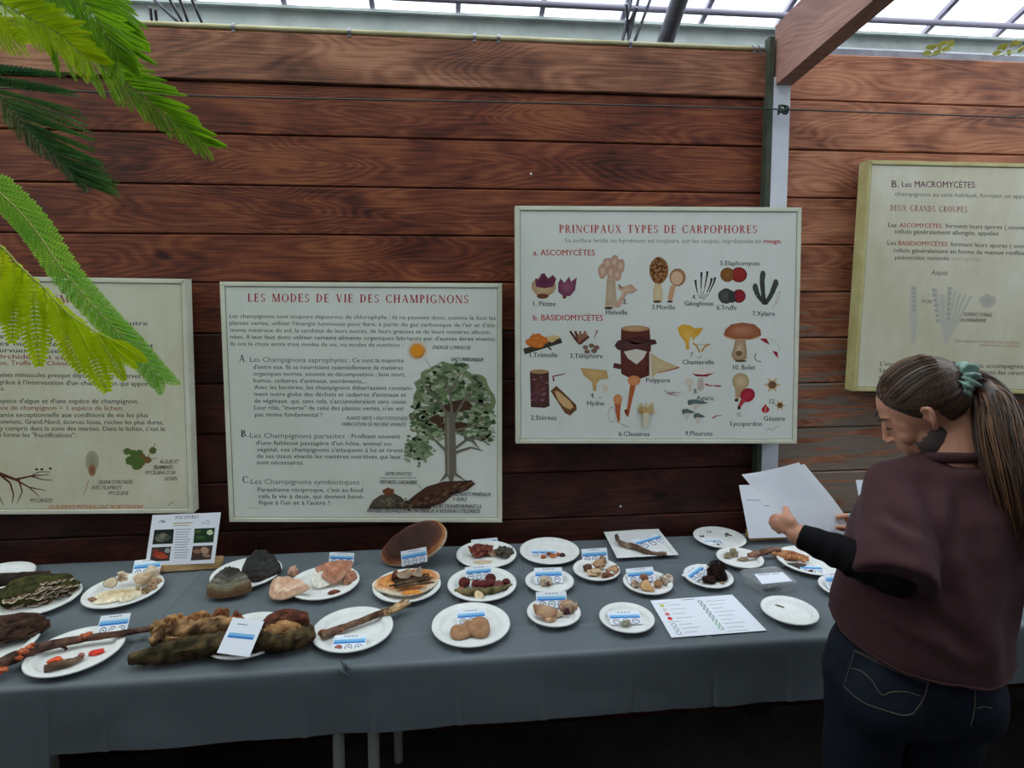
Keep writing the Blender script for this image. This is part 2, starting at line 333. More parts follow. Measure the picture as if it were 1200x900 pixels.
# serif capitals: T thick stem, t thin stem, arcs with swelling
def _ser():
    W, w, s = .18, .075, .045
    G = {}
    def stem(x, y0=0, y1=1, k=W, sb=True, st=True, e=.075):
        q = [[(x,y0),(x+k,y0),(x+k,y1),(x,y1)]]
        if sb: q.append([(x-e,y0),(x+k+e,y0),(x+k+e,y0+s),(x-e,y0+s)])
        if st: q.append([(x-e,y1-s),(x+k+e,y1-s),(x+k+e,y1),(x-e,y1)])
        return q
    def diag(x0,y0,x1,y1,k): return [[(x0,y0),(x0+k,y0),(x1+k,y1),(x1,y1)]]
    def ser(x, y, k=.2): return [[(x-k/2,y),(x+k/2,y),(x+k/2,y+s),(x-k/2,y+s)]]
    def arc(cx, cy, rx, ry, a0, a1, k=W, n=14):
        q = []
        for i in range(n):
            A = []
            for t in (a0+(a1-a0)*i/n, a0+(a1-a0)*(i+1)/n):
                th = w+(k-w)*abs(math.cos(t))**1.3
                A.append(((cx+rx*math.cos(t), cy+ry*math.sin(t)), (cx+(rx-th)*math.cos(t), cy+(ry-w)*math.sin(t))))
            q.append([A[0][0],A[1][0],A[1][1],A[0][1]])
        return q
    def hb(x0,x1,y,k=w): return [[(x0,y),(x1,y),(x1,y+k),(x0,y+k)]]
    def tick(x,y0,y1): return [[(x-.05,y0),(x,y0),(x,y1),(x-.05,y1)]]
    G['I'] = (.36, stem(.1)); G['L'] = (.68, stem(.1)+hb(.2,.63,0)+tick(.64,0,.22))
    G['E'] = (.70, stem(.1)+hb(.2,.62,0)+hb(.2,.52,.49)+hb(.2,.6,.945)+tick(.65,0,.22)+tick(.62,.78,1)+tick(.54,.4,.62))
    G['F'] = (.66, stem(.1)+hb(.2,.52,.49)+hb(.2,.6,.945)+tick(.62,.78,1)+tick(.54,.4,.62))
    G['D'] = (.86, stem(.1)+arc(.3,.5,.5,.5,-PI/2,PI/2)+hb(.2,.31,0)+hb(.2,.31,.945))
    G['O'] = (.96, arc(.48,.5,.45,.515,0,2*PI,n=28)); G['Q'] = G['O']
    G['C'] = (.84, arc(.48,.5,.45,.515,rad(48),rad(312),n=24)+tick(.8,.7,.97)+tick(.8,.06,.26))
    G['G'] = (.92, arc(.48,.5,.45,.515,rad(48),rad(305),n=24)+tick(.8,.7,.97)+stem(.66,.02,.42,k=.14,sb=False))
    G['S'] = (.62, arc(.32,.735,.24,.265,rad(35),rad(270),k=.13)+arc(.32,.265,.27,.265,rad(-145),rad(90),k=.14)+tick(.56,.74,.98)+tick(.12,.02,.26))
    G['P'] = (.70, stem(.1)+arc(.32,.73,.33,.27,-PI/2,PI/2)+hb(.2,.33,.46)+hb(.2,.33,.945))
    G['R'] = (.82, stem(.1)+arc(.32,.74,.31,.26,-PI/2,PI/2)+hb(.2,.33,.48)+hb(.2,.33,.945)+diag(.62,0,.33,.5,.16)+ser(.72,0,.2))
    G['B'] = (.74, stem(.1)+arc(.30,.76,.29,.24,-PI/2,PI/2)+arc(.30,.265,.36,.265,-PI/2,PI/2)+hb(.2,.31,0)+hb(.2,.31,.945)+hb(.2,.31,.49))
    G['N'] = (.94, stem(.12,k=w,e=.08)+diag(.70,0,.10,1,.17)+stem(.77,k=w,e=.08,sb=False))
    G['M'] = (1.10, stem(.1,k=w,e=.08)+diag(.46,0,.10,1,.17)+diag(.5,0,.84,1,w)+stem(.84,k=W,e=.06))
    G['A'] = (.90, diag(.08,0,.40,1,w)+diag(.66,0,.36,1,.17)+hb(.22,.62,.32)+ser(.11,0)+ser(.74,0,.26))
    G['V'] = (.88, diag(.38,0,.08,1,.17)+diag(.43,0,.72,1,w)+ser(.16,1-s,.26)+ser(.75,1-s))
    G['Y'] = (.86, diag(.36,.45,.06,1,.17)+diag(.46,.45,.72,1,w)+stem(.36,0,.5,st=False)+ser(.14,1-s,.26)+ser(.75,1-s))
    G['X'] = (.88, diag(.64,0,.08,1,.17)+diag(.10,0,.66,1,w)+ser(.12,0)+ser(.73,0,.26)+ser(.16,1-s,.26)+ser(.70,1-s))
    G['H'] = (.94, stem(.1)+stem(.66)+hb(.2,.7,.47)); G['T'] = (.78, stem(.31,st=False)+hb(.04,.74,.945)+tick(.09,.76,1)+tick(.74,.76,1))
    G['U'] = (.90, stem(.1,.3,1,sb=False)+arc(.46,.34,.36,.355,PI,2*PI,k=.15)+stem(.77,.3,1,k=w,sb=False))
    G[':'] = (.3, [[(.1,0),(.22,0),(.22,.12),(.1,.12)],[(.1,.5),(.22,.5),(.22,.62),(.1,.62)]]); G[' '] = (.55, [])
    return G
SERIF = _ser()
class Print:
    def __init__(s, mapf, nrm, down=True, step=.00009):
        s.m = mapf; s.n = Vector(nrm).normalized(); s.v = []; s.f = []; s.c = []; s.L = None; s.d = -1 if down else 1; s.step = step; s.B = []; s.Q = []
    def up(s): s.L = None
    def _add(s, pts, faces, col, L=None, reg=True):
        xs = [p[0] for p in pts]; ys = [p[1] for p in pts]; bb = (min(xs),max(xs),min(ys),max(ys))
        if L is None and s.L is None: s.L = 1+max([l for a,l in s.B if a[0] < bb[1] and a[1] > bb[0] and a[2] < bb[3] and a[3] > bb[2]] or [0])
        L = L if L is not None else s.L
        if reg: s.B.append((bb,L))
        b = len(s.v); off = s.n*s.step*L
        for p in pts: s.v.append(s.m(*p)+off); s.c.append(col)
        for f in faces: s.f.append(tuple(b+i for i in f))
    def poly(s, pts, col, L=None):
        s.up()
        s._add(pts, [tuple(range(len(pts)))], col, L)
    def fan(s, ctr, pts, col, cc=None):
        s.up(); b = len(s.v); s._add([ctr]+list(pts), [(0,i+1,(i+1)%len(pts)+1) for i in range(len(pts))], col)
        if cc: s.c[b] = cc
    def ell(s, x, y, rx, ry, col, rot=0, n=18, wob=0, seed=0, cc=None):
        r = random.Random(seed); P = []
        for k in range(n):
            a = 2*PI*k/n; q = 1+wob*(r.random()*2-1); u, v = rx*q*math.cos(a), ry*q*math.sin(a)
            P.append((x+u*math.cos(rot)-v*math.sin(rot), y+u*math.sin(rot)+v*math.cos(rot)))
        s.fan((x,y), P, col, cc)
    def line(s, pts, w, col, w2=None):
        s.up(); n = len(pts)
        for i in range(n-1):
            (x0,y0),(x1,y1) = pts[i], pts[i+1]; L = math.hypot(x1-x0,y1-y0) or 1; nx, ny = -(y1-y0)/L/2, (x1-x0)/L/2
            wa = w if w2 is None else lerp(w,w2,i/(n-1)); wb_ = w if w2 is None else lerp(w,w2,(i+1)/(n-1))
            s._add([(x0+nx*wa,y0+ny*wa),(x1+nx*wb_,y1+ny*wb_),(x1-nx*wb_,y1-ny*wb_),(x0-nx*wa,y0-ny*wa)], [(0,1,2,3)], col)
    def ring(s, x, y, r, w, col, n=20, rx=1):
        s.up(); P = []
        for k in range(n):
            a = 2*PI*k/n; P += [(x+r*rx*math.cos(a),y+r*math.sin(a)),(x+(r-w)*rx*math.cos(a),y+(r-w)*math.sin(a))]
        s._add(P, [(2*k,(2*k+2)%(2*n),(2*k+3)%(2*n),2*k+1) for k in range(n)], col)
    def text(s, *a, **k): s.Q.append((a,k))
    def _text(s, t, x0, y0, x1, y1, h, col, bold=.012, it=0, top=False):
        vs, fs = text2d(t, bold); a = min(v[0] for v in vs); b = max(v[0] for v in vs); L = b-a
        ex, ey = (x1-x0)/L, (y1-y0)/L; k = h/CAPH
        L_ = 1.5+max([l for q_,l in s.B if q_[0] < max(x0,x1) and q_[1] > min(x0,x1) and q_[2] < max(y0,y1)+h*.3 and q_[3] > min(y0,y1)-h*1.3] or [0])
        if not it: L_ = min(L_, 3.5)
        for sh_, dl_ in (((-bold,0),(bold,.35)) if bold > .003 else ((0,0),)):
            s._add([(x0+ex*(vx+sh_-a)+it*vy*k, y0+ey*(vx+sh_-a)+s.d*vy*k) for vx, vy in vs], fs, col, L_+dl_, False)
    def serif(s, t, x0, y0, x1, y1, h, col, gap=.10):
        X = 0; Q = []
        for ch in t:
            w, q = SERIF[ch]; Q += [[(X+px,py) for px,py in f] for f in q]; X += w+gap
        X -= gap; ex, ey = (x1-x0)/X, (y1-y0)/X
        for i, f in enumerate(Q): s._add([(x0+ex*u, y0+ey*u+s.d*v*h) for u,v in f], [tuple(range(len(f)))], col, 3+.02*(i%9))
    def build(s, name, parent, label=None):
        for a,k in s.Q: s._text(*a,**k)
        s.Q = []
        me = bpy.data.meshes.new(name); off = parent.location if parent else Vector()
        me.from_pydata([tuple(v-off) for v in s.v], [], s.f); a = me.color_attributes.new('Col','FLOAT_COLOR','POINT')
        a.data.foreach_set('color', [x for q in s.c for x in q]); me.materials.append(PRINT)
        o = bpy.data.objects.new(name, me); COL.objects.link(o); o.parent = parent
        if label: o['label'] = label
        return o
INK = c(62,60,62); INKG = c(70,78,66); RED = c(178,40,44)
def poster(name, quad, Y, depth, mf, mp, label, fw=7, lw=None):
    """quad: TL TR BR BL pixels of the front outline; framed shallow box hung on the wall"""
    q = [ony(x,y,Y) for x,y in quad]; t = thing(name, label, 'poster', tuple((q[2]+q[3])/2))
    ctr = sum(q, Vector())/4
    f = .016
    def inn(d):
        out = []
        for i in range(4):
            a, b, e = q[i-1], q[i], q[(i+1)%4]; u = (a-b).normalized(); v = (e-b).normalized(); out.append(b+u*d+v*d)
        return out
    I = inn(f); N = Vector((0,-1,0))
    for i in range(4):      # four mitred frame members, each its own part
        j = (i+1)%4; bm = bmesh.new()
        a = [q[i],q[j],I[j],I[i]]; fr = [bm.verts.new(p) for p in a]; bk = [bm.verts.new(p-N*depth) for p in a]
        lip = .0
        bm.faces.new(fr); bm.faces.new(bk[::-1])
        for k in range(4): bm.faces.new((fr[k],bk[k],bk[(k+1)%4],fr[(k+1)%4]))
        bmesh.ops.bevel(bm, geom=[e for e in bm.edges if all(v in fr for v in e.verts)], offset=.0022, segments=2, affect='EDGES')
        obj('frame_rail', bm, mf, t, smooth=True, sharp=30)
    J = inn(f-.001); back = N*.0035
    bm = bmesh.new(); hexa(bm, [p-back for p in J], Vector((0,.01,0))); obj('panel', bm, mp, t)
    bm = bmesh.new(); K = inn(f+.0016)
    for i in range(4):
        j = (i+1)%4; bm.faces.new([bm.verts.new(p-back+N*.0001) for p in (I[i],I[j],K[j],K[i])])
    obj('groove', bm, SLOT, t)
    return t, Print(lambda x,y: ony(x,y,Y+.0035), N)
# ---- centre-left poster
tB, p = poster('poster', [(257,330),(588.5,332),(588.5,612.5),(268.5,612)], 2.118, .04, FRAME, PANEL, 'framed cream poster titled LES MODES DE VIE DES CHAMPIGNONS with a big tree drawing')
p.serif('LES MODES DE VIE DES CHAMPIGNONS', 290,353.5,549,355.5,9.6, c(165,32,48), gap=.16)
for t,x0,y0,x1,y1 in (
 ('Les champignons sont toujours dépourvus de chlorophylle : ils ne peuvent donc, comme le font les',269,372.5,581,375),
 ("plantes vertes, utiliser l'énergie lumineuse pour faire, à partir du gaz carbonique de l'air et d'élé-",269,380.5,582,383.5),
 ('ments minéraux du sol, la synthèse de leurs sucres, de leurs graisses et de leurs matières albumi-',270,388.8,575,391.5),
 ("nées. Il leur faut donc utiliser certains aliments organiques fabriqués par d'autres êtres vivants.",270,396.8,581,399.5),
 ('Ils ont le choix entre trois modes de vie, ou modes de nutrition :',270,405,472,406.5)): p.text(t,x0,y0,x1,y1,4.6,INKG,.004)
for t,x0,y0,x1 in (('Ce sont la majorité',413,424.5,473),("d'entre eux. Ils se nourrissent essentiellement de matières",297,432.3,472),
 ('organiques mortes, souvent en décomposition : bois mort,',297,440.2,475),("humus, cadavres d'animaux, excréments,...",297,448.2,430),
 ('Avec les bactéries, les champignons débarrassent constam-',298,456,484),("ment notre globe des déchets et cadavres d'animaux et",298,464,476),
 ("de végétaux, qui, sans cela, s'accumuleraient sans cesse.",298,472,477),("Leur rôle, \"inverse\" de celui des plantes vertes, n'en est",298,480,473),
 ('pas moins fondamental !',299,488,377),('Profitant souvent',412,513.5,469),("d'une faiblesse passagère d'un hôte, animal ou",300,521.3,458),
 ("végétal, ces champignons s'attaquent à lui et tirent",301,529,472),('de ses tissus vivants les matières nutritives qui leur',301,536.7,470),
 ('sont nécessaires.',301,544.2,356),("Parasitisme réciproque, c'est au fond",302,576,425),('cela la vie à deux, qui devient béné-',303,583.7,427),
 ("fique à l'un et à l'autre !",303,591.2,386)): p.text(t,x0,y0,x1,y0+(x1-x0)*.006,4.9,INK,.008)
for t,x0,y0,x1 in (('Les Champignons saprophytes :',293,424,411),('Les Champignons parasites :',293,513,409),('Les Champignons symbiotiques :',294,567,426)): p.text(t,x0,y0,x1,y0+.8,5.6,c(92,90,88),.0)
for t,x,y in (('A.',280,424),('B.',282,512),('C.',284,566)): p.serif(t[0],x,y,x+7,y,8,INK); p.text('.',x+8,y,x+9,y,6,INK)
for t,x0,y0,x1 in (('PLANTE VERTE = PHOTOSYNTHÈSE',406,492,477),('FABRICATION DE MATIÈRE VIVANTE',400,499,475),('SAPROPHYTES',451,557,482),('DÉCHETS, CADAVRES',445,566.5,488),
 ('ÉNERGIE LUMINEUSE',507,409,551),('GAZ CARBONIQUE',528,422.8,566),('ÉLÉMENTS MINÉRAUX',531,580.5,575),('+ EAU',530,586.5,546),('DÉCOMPOSEURS TRANSFORMANT LA',484,594.6,564),
 ('MATIÈRE ORGANIQUE EN MATÉRIAUX À NOUVEAU UTILISABLES',430,600,562)): p.text(t,x0,y0,x1,y0+.6,4.1,c(40,40,46),.014,it=.22)
p.line([(444,560),(488,560)],.6,INK); p.line([(489,567),(508,588)],.5,INK); p.line([(498,420),(506,432)],.5,INK); p.line([(531,581),(514,590)],.5,INK)
OR = c(232,150,40)
for k in range(22):
    a = 2*PI*k/22; p.line([(489+6*math.cos(a),411+6*math.sin(a)),(489+12*math.cos(a+.25),411+12*math.sin(a+.25))],1.7,OR,.3)
p.ell(489,411,7.4,7.4,OR)
r = random.Random(4)
for x,y,rx,ry in ((522,455,34,30),(548,470,30,34),(505,490,22,24),(556,496,20,18),(490,526,14,13),(524,440,26,14)): p.ell(x,y,rx,ry,c(122,138,100),wob=.12,seed=x,n=30,cc=c(108,124,88))
for k in range(640):     # crown drawn as many small dabs
    while 1:
        u, v = r.uniform(-1,1), r.uniform(-1,1)
        if u*u+v*v < 1: break
    x, y = 530+49*u, 482+57*v+ (8 if abs(u)>.6 else 0)
    if y > 516 and 500 < x: continue
    if v > .45 and 500 < x < 560 and r.random() < .7: continue
    g = r.choice([c(78,100,68),c(106,128,92),c(140,160,124),c(92,108,78),c(166,178,150),c(118,122,88),c(66,86,58),c(186,196,174),c(150,160,130)])
    p.poly([(x+r.uniform(2,5)*math.cos(a+k),y+r.uniform(1.5,3.4)*math.sin(a+k)) for a in (0,1.1,2.3,3.3,4.4,5.4)], g, L=8+(k%7)*.9)
for k in range(90):
    x, y = max(476,489+r.gauss(0,9)), 528+r.gauss(0,7); p.poly([(x+r.uniform(1.5,4)*math.cos(a),y+r.uniform(1,3)*math.sin(a)) for a in (0,1.2,2.4,3.6,4.8)], r.choice([c(128,146,112),c(150,164,136),c(110,130,96)]), L=8+(k%7)*.9)
for k in range(40):
    x, y = 572+r.gauss(0,5), 508+r.gauss(0,6); p.poly([(x+r.uniform(1,3)*math.cos(a),y+r.uniform(1,2)*math.sin(a)) for a in (0,1.2,2.4,3.6,4.8)], r.choice([c(150,168,160),c(160,176,150)]), L=1+(k%7)*.9)
TR1, TR2 = c(112,106,92), c(140,134,118)
for x,y,rx,ry in ((538,476,18,7),(530,500,16,6),(512,492,10,5)): p.ell(x,y,rx,ry,c(72,52,40),wob=.25,seed=int(x))
p.poly([(521,484),(533,484),(534,520),(535,556),(522,556),(521,520)],TR1); p.poly([(522,554),(530,554),(514,566)],TR1); p.poly([(526,554),(535,554),(547,564)],TR1); p.poly([(524,554),(533,554),(529,572)],TR1); p.line([(525,486),(525.5,556)],2.5,TR2)
for b in ([(528,490),(514,470),(500,455),(492,446)],[(530,488),(528,465),(522,446),(518,434)],[(532,490),(544,468),(556,452),(562,440)],[(532,505),(550,500),(568,496)],[(523,528),(508,514),(502,500)],[(534,525),(548,514),(562,514),(572,520)],[(560,514),(570,508)],[(552,514),(562,526)],[(514,470),(506,474),(498,472)],[(544,468),(556,470),(566,476)],[(526,460),(534,448),(540,436)],[(534,530),(552,524),(566,528)]): p.line(b,3.4,TR1,.8)
MB_ = c(72,48,36)
p.fan((515,582),[(470,593),(486,580),(500,570),(520,564),(545,563),(558,566),(548,574),(530,580),(520,589),(500,595),(470,595)],MB_,c(92,60,44))
p.fan((455,588),[(432,595),(437,586),(446,580),(462,578),(470,582),(476,590),(500,589),(488,595),(455,596)],c(78,72,58),c(96,88,72))
p.ell(455,576,6,4.5,c(120,70,44),wob=.2); p.ell(450,583,4,3,c(86,80,64)); p.line([(432,595),(505,595)],1.6,c(60,44,36))
for k in range(90):
    x = r.uniform(478,552); y = lerp(592,564,(x-478)/74)+r.uniform(-3,6); p.ell(x,y,r.uniform(1.5,5),r.uniform(.6,1.6),r.choice([c(52,34,28),c(96,64,46),c(124,90,66),c(70,50,40)]),rot=-.4,n=7)
for k in range(40): p.ell(r.uniform(438,484),r.uniform(584,594),r.uniform(1,3),r.uniform(.6,1.4),r.choice([c(96,90,74),c(56,52,44),c(120,116,98)]),n=7)
p.line([(290,596),(297,594.5),(304,596)],.4,c(120,120,110))
p.build('lettering', tB)
# ---- wide centre poster
tC, p = poster('poster', [(604,241),(940,243),(934,520),(605,520)], 2.062, .03, FRAME, PANEL, 'framed cream poster titled PRINCIPAUX TYPES DE CARPOPHORES with rows of painted mushrooms')
for x in (640,860):
    bm = bmesh.new(); q0 = ony(x,262,2.095); q1 = ony(x,500,2.095); bx(bm, q0.x-.02,q0.x+.02, 2.0925,2.165, q1.z,q0.z); obj('wall_batten', bm, FRAME, tC)
p.serif('PRINCIPAUX TYPES DE CARPOPHORES', 655,272.8,887,273.4,9.2, c(176,50,48), gap=.14)
p.text('La surface fertile ou hyménium est toujours, sur les coupes, représentée en',663,284,892,285,5,c(120,124,112),.002); p.text('rouge.',895,285,916,285,5.2,RED,.02)
p.text('a. ASCOMYCÈTES',625,299.3,697,299.5,6.8,RED,.012); p.text('b. BASIDIOMYCÈTES',625,375.5,706.5,375.8,6.8,RED,.012)
for t,x0,y0,x1 in (('1. Pézize',625,358.5,651),('2.',730,356,735),('Helvelle',710,368.5,735),('3.Morille',764,362.5,791),('4.',811,350.5,816),('Géoglosse',802,358,836),('5.Elaphomyces',844,311,890),
 ('6.Truffe',840,363,863),('7.Xylaire',882,370,908),('1.Trémelle',621,418.5,653),('3.Téléphore',668,419.5,706),('Polypore',757,448,785),('7',809,418.5,812),('Chanterelle',800,426.8,836.5),
 ('10. Bolet',859,433,885),('2.Stérées',622,492,652),('4.',692,466,697),('Hydne',688,475,708),('8.',813,461,818),('Agaric',816,469,837),('11.',864,488.5,869),('Lycoperdon',856,499,893),
 ('12.',902,473,909),('Géastre',895,493,920),('6.Clavaires',725,511,761),('9.Pleurote',803,510.5,835)): p.text(t,x0,y0,x1,y0+.2,5.4,c(58,46,48),.012)
CR_,TAN,BRN,PUR,WHT,GR = c(206,182,140),c(176,142,104),c(112,66,44),c(112,52,78),c(214,206,190),c(84,84,84)
# 1 pezize
p.ell(637,336,14,12,TAN,wob=.06,cc=CR_); p.fan((638,330),[(627,326),(630,331),(634,321),(638,320),(643,328),(648,322),(652,327),(648,336),(638,338),(628,336)],PUR,c(84,36,60))
p.fan((664,335),[(654,332),(657,326),(661,332),(667,324),(669,330),(676,325),(674,340),(668,347),(660,347),(654,342)],PUR,c(148,90,112)); p.ell(661.5,348,2.5,2,BRN)
p.ell(636,347,7,3,BRN)
# 2 helvelle
for k,(x,y,rx,ry) in enumerate(((706,318,5,9),(712,309,6,7),(720,307,5,8),(716,320,5,9),(727,312,5,9),(723,322,5,7))): p.ell(x,y,rx,ry,c(178,138,116),wob=.1,seed=k,cc=c(214,184,160))
p.fan((715,343),[(711,326),(721,326),(722,345),(724,358),(716,361),(709,359),(710,343)],c(196,170,142),c(214,196,168))
for k in range(4): p.line([(712.5+2.4*k,328),(712+2.6*k,357)],.6,c(140,112,90))
p.fan((731,340),[(725,332),(727,337),(740,333),(747,340),(740,344),(735,343),(726,360),(720,360),(730,342),(724,338)],c(192,152,128),c(214,186,160)); p.ell(713,361,5,1.6,c(80,60,50))
# 3 morille
p.ell(772,317,11,16,c(142,96,54),wob=.04,cc=c(176,128,78))
r = random.Random(2)
for k in range(60):
    a = r.uniform(0,2*PI); q = r.random()**.5; p.ell(772+9*q*math.cos(a),317+14*q*math.sin(a),1.1,1.3,c(84,52,30),n=6)
p.fan((771,344),[(767,333),(775,333),(777,345),(776,353),(766,353),(765,344)],CR_,c(222,204,160)); p.ell(770,353.5,5,1.5,c(90,66,44))
p.ell(794,325,9.5,10.5,c(150,98,60),cc=c(214,176,140)); p.ell(793,326,7,8,c(216,180,146)); p.fan((787,345),[(786,334),(792,335),(788,352),(783,353),(783,347)],c(206,160,120)); p.ell(785,353.5,3.5,1.2,c(60,44,36))
# 4 geoglosse
for x0,y0,x1,y1 in ((815,331,820,350),(822,322,821,350),(829,321,822,350),(834,329,823,350),(838,328,824,352)):
    p.line([(x1,y1),((x0+x1)/2,(y0+y1)/2+4)],.7,c(96,70,66)); p.line([(x0,y0-3),(x0-.1*(x0-x1),y0+3),((x0+x1)/2,(y0+y1)/2+3)],2.8,c(56,40,42),1)
# 5, 6
p.ell(866,322,9.5,9,c(120,34,32)); p.ell(852.5,322,8.5,8.5,c(122,78,40),cc=c(146,96,50)); p.ell(866,322,7.5,7.5,c(150,46,42))
p.ell(866,347,8,8,c(112,30,34)); p.ell(851,347,9.5,9,c(66,66,64),wob=.06,cc=c(92,90,88)); p.ell(858,348,5,7,c(62,60,60)); p.ell(867,347,6,7,c(138,34,42))
# 7 xylaire
for P_ in ([(896,356),(894,342),(893,328),(894,322)],[(896,356),(888,346),(885,337)],[(897,356),(904,345),(909,332)]): p.line(P_,4.5,c(62,66,62),6.5); p.ell(P_[-1][0],P_[-1][1],3.2,5,c(70,74,70))
p.line([(896,350),(896,357)],5,c(52,54,52)); p.line([(909,357),(913,350),(914,341),(911,344),(910,352),(905,362)],.6,c(180,150,140))
# row b: 1 tremelle
p.line([(614,412),(658,399)],7,c(62,56,48),6); p.line([(640,404),(646,410)],2,c(62,56,48)); 
for k,(x,y,q) in enumerate(((622,401,6),(629,397,8),(636,400,6),(626,403,6),(633,404,5))): p.ell(x,y,q,q*.8,c(196,102,36),wob=.18,seed=k,cc=c(218,134,56))
for k in range(6): p.line([(646,401),(641+3*k,392+abs(k-2.5))],1.8,c(214,182,124))
# 3 telephore
for k in range(12): p.line([(679,403),(668+2.0*k,388+ (k%3)*3)],2.6,r.choice([c(110,62,46),c(150,104,82),c(86,46,38)]))
p.line([(700,387),(696,397)],2,c(150,80,74),.6)
for x,y in ((686,407),(693,405),(699,407),(688,412),(696,411)): p.ell(x,y,3.3,2.6,c(104,66,48),cc=c(150,120,96),n=8)
# 5 polypore
p.fan((744,412),[(728,384),(761,384),(763,405),(761,440),(750,444),(738,443),(728,438),(727,410)],c(88,42,34),c(104,56,44))
p.ell(744.5,385,16.5,3.6,c(176,134,92),cc=c(196,160,116)); p.ell(744.5,385,16.5,3.6,c(176,134,92),cc=c(198,164,120))
p.fan((744,403),[(720,405),(724,399),(740,396),(768,398),(770,403),(760,405),(762,408),(740,412),(724,410)],c(74,40,42),c(96,60,56)); p.fan((744,404),[(730,398),(750,394),(764,400),(748,402)],c(62,30,30),c(90,52,46))
p.fan((743,416),[(731,412),(746,409),(758,412),(754,420),(746,427),(736,420)],c(214,206,194)); p.line([(719,428),(728,430)],6,c(88,42,36)); p.line([(758,434),(761,430)],5,c(70,32,28))
p.fan((772,428),[(763,414),(776,422),(796,430),(786,433),(770,437),(764,443)],c(198,176,128),c(206,188,146)); p.line([(796,430.5),(784,434),(771,437)],1.6,c(170,40,50),.6); p.line([(762,412),(762,443)],2.2,WHT)
# 7 chanterelle
p.fan((807,394),[(794,384),(800,380),(808,381),(813,384),(810,393),(807,402),(808,409),(804,410),(803,401),(796,392)],c(216,164,52),c(230,186,90)); p.fan((817,389),[(811,385),(824,384),(821,390),(816,395),(812,392)],c(216,160,56)); p.fan((811,392),[(808,386),(816,394),(812,400)],c(222,176,80))
p.line([(812,402),(817,406),(820,413)],2,c(190,140,60)); p.line([(832,403),(826,406),(822,412)],2,c(190,140,60)); p.line([(816,404),(829,404)],.6,c(150,110,70)); p.line([(817,418),(820,420),(822,416)],.7,c(150,110,90))
# 10 bolet
p.fan((866,410),[(862,396),(873,396),(875,410),(875,420),(868,424),(860,422),(857,416),(860,406)],c(160,128,96),c(206,184,152)); p.ell(870,392,22,7,c(196,156,112)); p.fan((868,387),[(848,393),(850,386),(857,380),(870,378),(884,380),(891,386),(892,393),(880,397),(862,397)],c(148,82,54),c(188,128,92)); p.ell(866,414,4,3,c(120,92,66)); p.ell(868,423,7,1.4,c(92,72,56))
for a,b,d in (((890,397),(897,398),(902,404)),((905,411),(910,414),(912,420))): p.fan(b,[a,(b[0]+1,b[1]-1.5),d,(b[0]-1,b[1]+3)],c(150,28,42))
p.line([(886,414),(884,419),(887,423),(892,424)],.9,c(60,50,48)); p.line([(902,396),(912,404),(914,412)],.4,c(170,150,140))
# 2 sterees
p.fan((632,456),[(621,436),(643,435),(644,476),(638,478),(622,477)],c(70,44,38),c(104,60,54)); p.ell(632,435.5,11,2.6,c(170,134,96)); 
for k in range(26): p.ell(632+r.uniform(-9,9),456+r.uniform(-14,14),r.uniform(1.5,3.4),1.2,r.choice([c(104,62,84),c(134,94,110),c(84,48,66)]),n=7)
p.line([(649,447),(648,441),(662,438)],2,c(126,38,60),1); p.fan((661,469),[(645,458),(652,452),(675,474),(676,480),(668,487),(662,484)],c(104,66,40),c(140,96,60)); p.fan((661,468),[(650,458),(655,459),(662,465),(668,470),(672,477),(668,480),(660,476),(654,469)],c(206,170,120))
# 4 hydne
p.fan((697,437),[(680,431),(700,433),(711,434),(713,444),(703,445),(699,450),(699,458),(695,458),(694,448),(684,440)],c(190,152,92),c(210,178,120)); p.fan((708,456),[(704,449),(711,452),(714,458),(708,460)],c(214,204,184)); p.line([(701,466),(706,466)],.5,GR)
# 6 clavaires
for P_ in ([(735,488),(739,466),(742,450),(743,446)],[(725,494),(724,480),(724,468)]): p.line(P_,3,c(176,92,48),9); p.ell(P_[-1][0],P_[-1][1],5.2 if P_[-1][1] > 455 else 7.6,6,c(206,132,80),cc=c(216,150,98))
p.ring(717,486,9,.7,c(140,96,70),rx=.5); p.line([(722,494),(737,501)],.8,c(160,130,110)); p.line([(733,480),(735,485)],4,c(120,52,32))
for k in range(80):
    a = r.uniform(-.2,PI+.2); q = r.uniform(4,13); p.line([(757,486),(757+q*math.cos(a),482-q*.95*math.sin(a))],.9,r.choice([c(206,178,110),c(220,198,140),c(190,150,80)]),.4)
p.fan((756,491),[(753,484),(760,484),(759,499),(753,499)],c(216,206,180)); 
for k in range(7): p.line([(783,461),(778+3.3*k,457+(k*5)%9)],.8,c(160,110,110))
# 8 agaric, 9 pleurote
p.ell(824,437,14,4.6,c(222,214,200),cc=c(228,222,212)); p.fan((824,440),[(811,438),(824,439),(837,437),(828,441.5),(816,441)],c(140,44,60)); p.fan((821,452),[(818,443),(824,443),(825,456),(820,459),(817,455)],c(190,180,164)); p.ell(808,448,6,5,c(214,204,190)); p.line([(808,451),(809,459)],4,c(206,196,178),3)
p.line([(826,450),(832,452),(838,452)],1.8,c(160,34,50),.8); p.line([(838,452),(845,452.5)],1.6,c(160,34,50))
for x,y,s_ in ((815,472,16),(805,483,10),(818,488,9)): p.fan((x,y),[(x-s_*.6,y-1),(x-s_*.5,y-3.4),(x,y-4),(x+s_,y),(x+s_*.5,y+1.6),(x,y+1),(x-s_*.5,y+3)],c(84,98,96),c(100,116,114)); p.fan((x,y+4),[(x-3,y+1),(x+s_*.5,y+1.5),(x,y+9),(x-2,y+9)],c(208,202,188))
p.line([(835,490),(840,487),(846,487)],1.6,c(160,30,46),.6)
